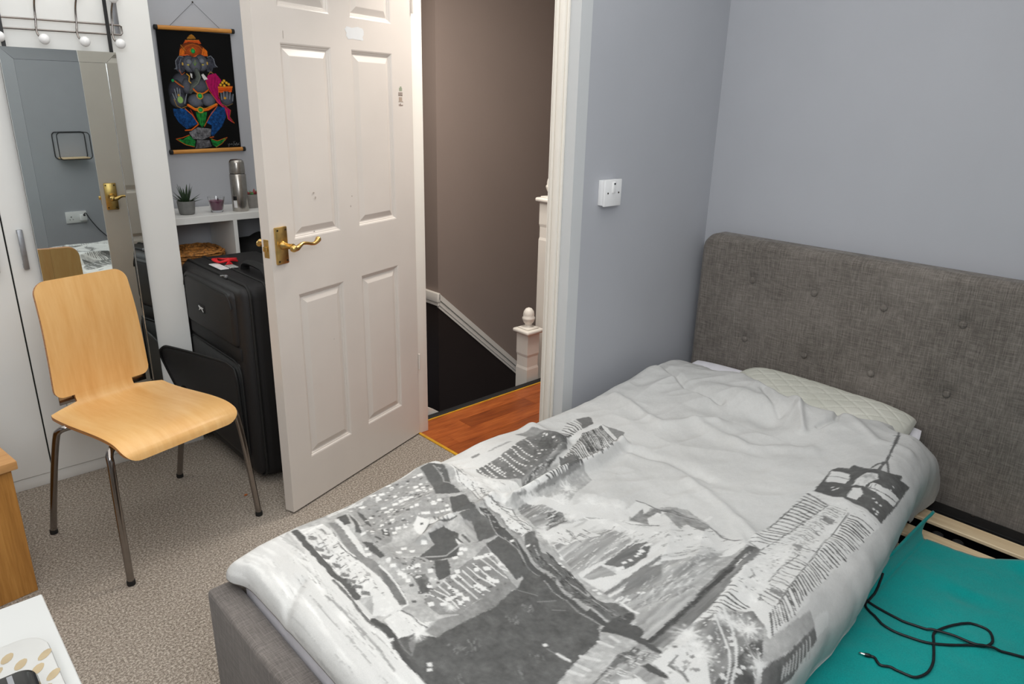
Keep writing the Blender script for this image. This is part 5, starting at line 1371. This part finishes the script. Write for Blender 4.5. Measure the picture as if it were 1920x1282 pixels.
def paint_duvet(na, nv):
    SS = 2; LA, LV = 1980., 1310.
    H_, W_ = na*SS, nv*SS
    ka, kv = (H_-1)/LA, (W_-1)/LV
    aa, vv = np.meshgrid(np.arange(H_)/ka, np.arange(W_)/kv, indexing='ij')     # mm
    img = 197+3*vnoise(aa, vv, 51, .006)+2.5*vnoise(aa, vv*.4, 52, .03)+1.5*vnoise(aa, vv, 53, .15)
    img -= 5*np.clip(vnoise(aa, vv, 54, .004), 0, 1)
    n1 = vnoise(aa, vv, 61, .12)+.7*vnoise(aa, vv, 62, .3)
    rs = np.random.RandomState(5)
    def bb(xs, ys, pad):
        i0 = max(0, int((min(xs)-pad)*ka)); i1 = min(H_, int((max(xs)+pad)*ka)+2)
        j0 = max(0, int((min(ys)-pad)*kv)); j1 = min(W_, int((max(ys)+pad)*kv)+2)
        return slice(i0, i1), slice(j0, j1)
    def poly(p, g, tex, st, jag=1.3):
        xs, ys = p[0::2], p[1::2]; s = bb(xs, ys, 4)
        A = aa[s]; V = vv[s]
        if A.size == 0: return
        A = A+jag*n1[s]; V = V+jag*n1[s][::-1, ::-1]
        ins = np.zeros(A.shape, bool); n = len(xs)
        for i in range(n):
            x0, y0, x1, y1 = xs[i], ys[i], xs[(i+1) % n], ys[(i+1) % n]
            if y0 == y1: continue
            ins ^= ((y0 > V) != (y1 > V)) & (A < (x1-x0)*(V-y0)/(y1-y0)+x0)
        val = np.full(A.shape, float(g))
        if tex:
            if st:
                c, q = math.cos(st), math.sin(st); u = A*c+V*q; w = -A*q+V*c
                sd = rs.randint(99)
                val += tex*(1.1*vnoise(u*.06, w, 70+sd, .11)+.7*vnoise(u*.1, w, 71+sd, .25)+.5*vnoise(u*.2, w, 72+sd, .05))
            else:
                val += tex*(.7*n1[s]+.8*vnoise(A, V, 77, .035))
        img[s][ins] = val[ins]
    def dist(A, V, xs, ys):
        b = np.full(A.shape, 1e9); L0 = np.zeros(A.shape); acc = 0
        for i in range(len(xs)-1):
            dx, dy = xs[i+1]-xs[i], ys[i+1]-ys[i]; l2 = dx*dx+dy*dy+1e-9
            t = np.clip(((A-xs[i])*dx+(V-ys[i])*dy)/l2, 0, 1); d = (A-xs[i]-t*dx)**2+(V-ys[i]-t*dy)**2
            m = d < b; b[m] = d[m]; L0[m] = (acc+t*math.sqrt(l2))[m]; acc += math.sqrt(l2)
        return np.sqrt(b), L0
    def line(p, w, g, dash):
        xs, ys = p[0::2], p[1::2]; s = bb(xs, ys, w+3); A = aa[s]; V = vv[s]
        if A.size == 0: return
        d, l = dist(A, V, xs, ys)
        m = d+.5*n1[s] < w*.5*(1+.25*vnoise(A, V, 91, .06))
        if dash: m &= (np.sin(l*2*PI/dash+3*vnoise(A, V, 92, .02)) > -.35)
        img[s][m] = g+4*n1[s][m]
    def along(p, t):
        xs, ys = p[0::2], p[1::2]; n = len(xs)-1; L = [0]
        for i in range(n): L.append(L[-1]+math.hypot(xs[i+1]-xs[i], ys[i+1]-ys[i]))
        q = t*L[-1]
        for i in range(n):
            if q <= L[i+1] or i == n-1:
                k = (q-L[i])/max(1e-6, L[i+1]-L[i]); return xs[i]+k*(xs[i+1]-xs[i]), ys[i]+k*(ys[i+1]-ys[i])
    for o in PRINT:
        if o[0] == 'P': poly(o[4], o[1], o[2], o[3])
        elif o[0] == 'L': line(o[4], o[1], o[2], o[3])
        elif o[0] == 'S':
            _, n, w, g, j, e0, e1 = o
            for k in range(n):
                t = (k+.5)/n; a = along(e0, min(1, max(0, t+j*.3*(rs.rand()-.5)/n*3))); b = along(e1, min(1, max(0, t+j*.5*(rs.rand()-.5)/n*3)))
                m = [a[0]+(b[0]-a[0])*.5+rs.uniform(-2, 2)*j, a[1]+(b[1]-a[1])*.5+rs.uniform(-2, 2)*j]
                f0 = rs.uniform(0, .25)*j; f1 = 1-rs.uniform(0, .3)*j
                q = [a[0]+(b[0]-a[0])*f0, a[1]+(b[1]-a[1])*f0, m[0], m[1], a[0]+(b[0]-a[0])*f1, a[1]+(b[1]-a[1])*f1]
                line(q, 1.35*w*rs.uniform(.7, 1.3), g-14, 0)
        elif o[0] == 'W':
            _, z, g, p = o
            for x, y in zip(p[0::2], p[1::2]):
                w = z*rs.uniform(.5, .85); h = z*rs.uniform(.38, .62); a = .5; c, q = math.cos(a), math.sin(a)
                poly([x+w*c-h*q, y+w*q+h*c, x-w*c-h*q, y-w*q+h*c, x-w*c+h*q, y-w*q-h*c, x+w*c+h*q, y+w*q-h*c], g, 3, 0, .6)
        elif o[0] in 'RK':
            q = o[-1]; xs, ys = q[0::2], q[1::2]; n = o[1]; m = 0
            for t in range(n*8):
                x = rs.uniform(min(xs), max(xs)); y = rs.uniform(min(ys), max(ys)); ins = False
                for i in range(len(xs)):
                    x0, y0, x1, y1 = xs[i-1], ys[i-1], xs[i], ys[i]
                    if (y0 > y) != (y1 > y) and x < (x1-x0)*(y-y0)/(y1-y0)+x0: ins = not ins
                if not ins: continue
                m += 1
                if m > n: break
                if o[0] == 'R':
                    w = o[2]*rs.uniform(.3, .8); h = o[2]*rs.uniform(.25, .5); a = .5+rs.uniform(-.25, .25); c, k = math.cos(a), math.sin(a)
                    poly([x+w*c-h*k, y+w*k+h*c, x-w*c-h*k, y-w*k+h*c, x-w*c+h*k, y-w*k-h*c, x+w*c+h*k, y+w*k-h*c], o[3]+rs.uniform(-12, 12), 3, 0, .6)
                else:
                    l = o[2]*rs.uniform(.4, 1.2)*.5; a = o[3]+rs.uniform(-.18, .18); b = rs.uniform(-.15, .15)*l
                    dx, dy = math.cos(a)*l, math.sin(a)*l
                    line([x-dx, y-dy, x-dy/l*b, y+dx/l*b, x+dx, y+dy], o[5]*rs.uniform(.6, 1.3), o[4]+rs.uniform(-14, 14), 0)
        elif o[0] == 'T':
            _, r, g, p = o
            for x, y in zip(p[0::2], p[1::2]):
                s = bb([x], [y], r); A = aa[s]-x; V = vv[s]-y
                if A.size == 0: continue
                R = np.hypot(A, V)+1e-6; th = np.arctan2(V, A); ph = rs.rand()*6
                k = np.clip(1-R/r, 0, 1)*(.35+.65*np.abs(np.cos(th*5+ph))**6+.5*np.abs(np.cos(th*8-ph))**10)+np.exp(-(R/(r*.22))**2)
                k = np.clip(k*(1+.5*n1[s]), 0, 1); img[s] = img[s]*(1-k)+g*k
    img = img.reshape(na, SS, nv, SS).mean((1, 3))*1.0
    img = np.interp(img, [0, 95, 115, 150, 178, 200, 226, 240, 255], [0, 80, 99, 140, 177, 212, 217, 228, 240])
    v = np.clip(img, 0, 255)/255.
    l = np.where(v <= .04045, v/12.92, ((v+.055)/1.055)**2.4)
    return np.stack([l, l*.998, l*.975], -1).astype(np.float32)
# ------------------------------------------------------------------ painted hanging scroll (half millimetres)
PICT = [
['P',(58,60,70),1,[127,321,138,244,172,209,219,219,205,333,170,358]],
['P',(58,60,70),1,[404,231,441,194,473,217,493,290,458,297,441,345,398,331]],
['L',(168,174,184),3,[119,319,140,313,136,254,170,211,206,216]],
['L',(168,174,184),3,[414,209,449,195,472,222,478,269,499,288]],
['L',(168,174,184),2,[186,231,163,283,166,345]],
['P',(178,120,40),0,[252,66,277,36,300,24,318,35,334,60]],
['L',(120,70,20),3,[267,48,323,47]],
['P',(206,84,28),0,[219,108,240,77,359,69,376,99]],
['L',(236,150,50),3,[240,77,359,69]],
['L',(150,50,20),3,[228,101,370,92]],
['E',(150,66,24),1,[292,155,110,65]],
['L',(214,120,40),3,[192,179,236,128,298,104,356,121,394,168]],
['L',(120,44,18),3,[207,189,256,140,295,124]],
['P',(220,110,26),0,[173,206,186,154,204,143,223,169,218,205]],
['P',(220,110,26),0,[364,196,388,127,420,156,422,200]],
['L',(90,34,14),2,[184,200,203,153]],
['L',(90,34,14),2,[381,190,397,142]],
['L',(214,160,52),3,[196,118,233,165]],
['P',(190,130,40),0,[266,163,298,130,323,157,293,186]],
['E',(30,158,76),1,[296,163,19,21]],
['L',(224,96,40),9,[196,204,243,197,284,218,336,192,404,195]],
['E',(70,72,82),1,[170,423,81,74]],
['E',(62,63,74),1,[115,519,70,110]],
['E',(76,78,88),1,[316,456,90,67]],
['E',(96,99,110),1,[274,581,72,58]],
['E',(96,99,110),1,[384,573,65,58]],
['L',(60,62,70),4,[334,541,328,628]],
['E',(84,86,96),1,[206,459,38,67]],
['P',(176,16,92),0,[404,360,476,342,524,402,489,451,478,550,528,626,582,664,563,715,594,777,550,746,525,650,459,594,405,488,375,412]],
['L',(120,8,66),3,[438,378,422,464,450,572]],
['L',(120,8,66),3,[467,371,451,458,479,566]],
['L',(120,8,66),3,[487,397,471,484,500,593]],
['L',(226,104,28),4,[377,412,401,497,481,606,545,661,546,737,606,778]],
['L',(226,104,28),3,[487,462,483,544,530,621,582,663,567,720,604,775]],
['E',(96,99,110),1,[251,271,58,72]],
['E',(96,99,110),1,[356,259,61,70]],
['E',(88,90,100),1,[302,277,56,67]],
['E',(112,115,124),1,[251,254,29,29]],
['E',(112,115,124),1,[364,241,29,27]],
['E',(196,180,70),0,[241,280,10,6]],
['E',(196,180,70),0,[369,274,10,6]],
['L',(90,140,50),4,[287,257,299,283,318,256]],
['L',(150,170,60),3,[305,235,300,277]],
['E',(210,170,80),0,[194,274,7,13]],
['E',(210,170,80),0,[410,260,7,13]],
['L',(74,80,78),38,[306,335,317,380,298,425]],
['L',(84,90,86),32,[308,319,319,376,294,425,255,460]],
['L',(84,90,86),24,[294,425,252,460,233,511]],
['L',(112,120,110),9,[325,339,334,381,306,433,262,468]],
['L',(70,74,74),16,[233,511,256,498]],
['P',(226,226,226),0,[343,360,362,348,400,394,365,404]],
['P',(226,226,226),0,[248,348,265,354,264,392,252,384]],
['E',(72,75,84),1,[122,577,74,70]],
['L',(150,156,164),6,[100,488,110,561]],
['L',(150,156,164),6,[123,477,125,556]],
['L',(150,156,164),6,[144,484,140,561]],
['L',(150,156,164),6,[78,525,95,577]],
['L',(150,156,164),6,[198,528,172,608]],
['L',(214,160,52),3,[85,572,104,630,140,649,191,629]],
['E',(150,190,110),0,[138,577,24,29]],
['E',(214,160,52),0,[129,537,9,9]],
['L',(226,104,28),6,[109,420,143,448,179,470]],
['L',(214,160,52),2,[113,415,182,465]],
['E',(40,160,90),0,[94,415,12,12]],
['L',(214,160,52),8,[219,356,240,374,231,416,245,431]],
['L',(226,104,28),3,[158,325,177,366,204,344]],
['L',(214,160,52),3,[406,357,432,330,453,345]],
['L',(226,104,28),9,[260,481,288,510,314,522,354,514,389,488]],
['L',(214,160,52),3,[257,492,312,537,390,499]],
['E',(214,160,52),0,[312,540,29,29]],
['E',(40,172,86),1,[312,540,21,21]],
['P',(228,92,20),0,[484,454,624,448,609,501,487,508]],
['L',(244,160,50),4,[485,462,621,457]],
['L',(160,50,10),3,[494,489,606,483]],
['E',(236,176,44),1,[511,440,14,13]],
['E',(236,176,44),1,[545,446,14,13]],
['E',(236,176,44),1,[588,433,14,13]],
['E',(236,176,44),1,[531,420,14,13]],
['E',(236,176,44),1,[568,421,14,13]],
['E',(236,176,44),1,[547,404,14,13]],
['E',(78,82,92),1,[556,561,65,67]],
['L',(146,152,162),6,[505,511,508,571]],
['L',(146,152,162),6,[533,499,530,560]],
['L',(146,152,162),6,[565,499,558,559]],
['L',(146,152,162),6,[595,503,583,564]],
['L',(146,152,162),6,[621,519,610,580]],
['E',(214,160,52),0,[539,555,12,11]],
['L',(214,160,52),2,[498,604,549,626,610,603]],
['P',(18,66,122),1,[66,654,172,649,223,702,265,783,164,828,103,771,70,707]],
['P',(18,66,122),1,[461,626,526,639,534,715,485,806,393,895,374,883,390,797,345,774,404,673]],
['P',(24,112,46),1,[259,680,360,680,330,792,297,816,273,770]],
['L',(60,160,70),3,[289,688,290,781]],
['L',(60,160,70),3,[323,688,305,792]],
['L',(226,104,28),7,[170,651,226,704,270,781]],
['L',(226,104,28),9,[149,839,205,835,269,787]],
['L',(226,104,28),5,[458,627,379,715,323,805]],
['L',(170,40,20),6,[215,661,254,748]],
['L',(226,104,28),20,[200,621,254,657,303,667,372,656,455,611]],
['L',(244,176,60),4,[205,616,258,648,353,647,451,605]],
['E',(214,160,52),0,[304,661,30,28]],
['E',(36,164,76),1,[304,661,20,19]],
['P',(112,112,116),2,[178,858,261,813,382,828,368,894,296,922,209,914]],
['P',(92,92,96),2,[219,1001,244,921,355,930,372,984,299,998]],
['L',(40,40,42),4,[245,921,355,928]],
['P',(24,122,52),1,[66,914,120,919,179,884,229,932,216,985,144,970]],
['P',(24,122,52),1,[366,912,412,938,519,906,468,962,415,994,380,971]],
['L',(226,104,28),5,[61,913,117,903,180,880]],
['L',(226,104,28),4,[65,918,134,963,212,985]],
['L',(226,104,28),6,[362,905,397,899]],
['L',(226,104,28),4,[377,917,427,936,523,906]],
['L',(226,104,28),3,[523,908,468,962,409,994]],
['L',(150,150,154),2,[524,963,534,980,528,995,539,963,553,975,563,962,568,978]],
['L',(170,170,172),2,[583,953,577,983,594,965,597,981,609,956,611,981,623,965,629,977,634,952]],
['L',(150,150,154),2,[576,948,598,944]]]

def paint_scroll(nx, nz, wx, wz):
    SS = 2; X, Z = np.meshgrid(np.arange(nx*SS)*(wx*2000/(nx*SS-1)), np.arange(nz*SS)*(wz*2000/(nz*SS-1)), indexing='ij')
    img = np.zeros(X.shape+(3,))+np.array((9., 9, 10)); n1 = vnoise(X, Z, 5, .12)+.6*vnoise(X, Z, 6, .3); n2 = vnoise(X, Z, 7, .05)
    for o in PICT:
        c = np.array(o[1], float); p = o[3]
        if o[0] == 'E':
            r = np.sqrt(((X-p[0])/p[2])**2+((Z-p[1])/p[3])**2); m = r+.03*n1 < 1
            k = (1.12-.62*r**3+.06*n1) if o[2] else np.ones(X.shape)
            img[m] = (c*k[..., None])[m]
        elif o[0] == 'P':
            xs, zs = p[0::2], p[1::2]; ins = np.zeros(X.shape, bool); n = len(xs); A = X+1.2*n1; B = Z+1.2*n2
            for i in range(n):
                x0, y0, x1, y1 = xs[i], zs[i], xs[(i+1) % n], zs[(i+1) % n]
                if y0 != y1: ins ^= ((y0 > B) != (y1 > B)) & (A < (x1-x0)*(B-y0)/(y1-y0)+x0)
            k = 1+(.22*n1+.25*n2 if o[2] else .08*n1)
            img[ins] = (c*k[..., None])[ins]
        else:
            xs, zs = p[0::2], p[1::2]; b = np.full(X.shape, 1e9)
            for i in range(len(xs)-1):
                dx, dz = xs[i+1]-xs[i], zs[i+1]-zs[i]; t = np.clip(((X-xs[i])*dx+(Z-zs[i])*dz)/(dx*dx+dz*dz+1e-9), 0, 1)
                b = np.minimum(b, (X-xs[i]-t*dx)**2+(Z-zs[i]-t*dz)**2)
            w = o[2]/4.275*2.42; d = np.sqrt(b); m = d+.4*n1 < max(w, 1.1)
            k = 1.1-.35*np.clip(d/max(w, 1.1), 0, 1)**2; img[m] = (c*k[..., None])[m]
    img = .92*img.reshape(nx, SS, nz, SS, 3).mean((1, 3)).clip(0, 255)/255.
    return np.where(img <= .04045, img/12.92, ((img+.055)/1.055)**2.4).astype(np.float32)
ws_ = thing('wall_hanging', 'black velvet painting of an elephant-headed figure on wooden rods', 'painting', (1.297, 3.5, 1.45))
CX0, CX1, CZ1, CZ0 = 1.128, 1.452, 1.700, 1.186
nx, nz = 200, 320
P = np.zeros((nx, nz, 3)); u = np.linspace(0, 1, nx)[:, None]; v = np.linspace(0, 1, nz)[None, :]
P[..., 0] = CX0+(CX1-CX0)*u; P[..., 2] = CZ1+.004*u*0-(CZ1-CZ0)*v; P[..., 1] = 3.489+.003*np.sin(v*PI)*np.cos(u*5)
gridobj('canvas', P, M['poster'], ws_, color=paint_scroll(nx, nz, CX1-CX0, CZ1-CZ0))
rodm = wood('striped_rod_wood', (150, 78, 30), (206, 140, 62), (222, 164, 84), (.8, 8, 14), rough=.45, scale=4)
for z0, z1, zc, cr in ((1.7065, 1.7125, 0, 0), (1.1865, 1.1925, 0, 0)):
    bm = bmesh.new(); tube(bm, [(1.132, 3.487, z0), (1.458, 3.487, z1)], .0092, 14); rd = obj('rod', bm, rodm, ws_, 60)
    for x0, x1, zz_ in ((1.121, 1.135, z0), (1.456, 1.470, z1)):
        bm = bmesh.new(); tube(bm, [(x0, 3.487, zz_), (x0+.002, 3.487, zz_), (x1, 3.487, zz_)], [.008, .0105, .0105], 14); obj('end_cap', bm, M['rubber'], rd, 50)
bm = bmesh.new(); tube(bm, [(1.19, 3.49, 1.717), (1.300, 3.492, 1.818), (1.408, 3.49, 1.719)], .0008, 5); obj('cord', bm, M['cord'], ws_)
bm = bmesh.new(); ball(bm, (1.300, 3.494, 1.820), .0035, 10); obj('nail', bm, M['screw'], ws_)
na, nv = 720, 470
a_, v_ = duvet_uv(na, nv)
DP = duvet_points(a_, v_)
print_img = paint_duvet(na, nv) if 'paint_duvet' in globals() else np.full((na, nv, 3), .55)
o = gridobj('duvet', DP, M['duvet'], color=print_img, back=(0, 0, -.003))
label(o, 'grey and white city skyline printed duvet spread over the bed', 'duvet')
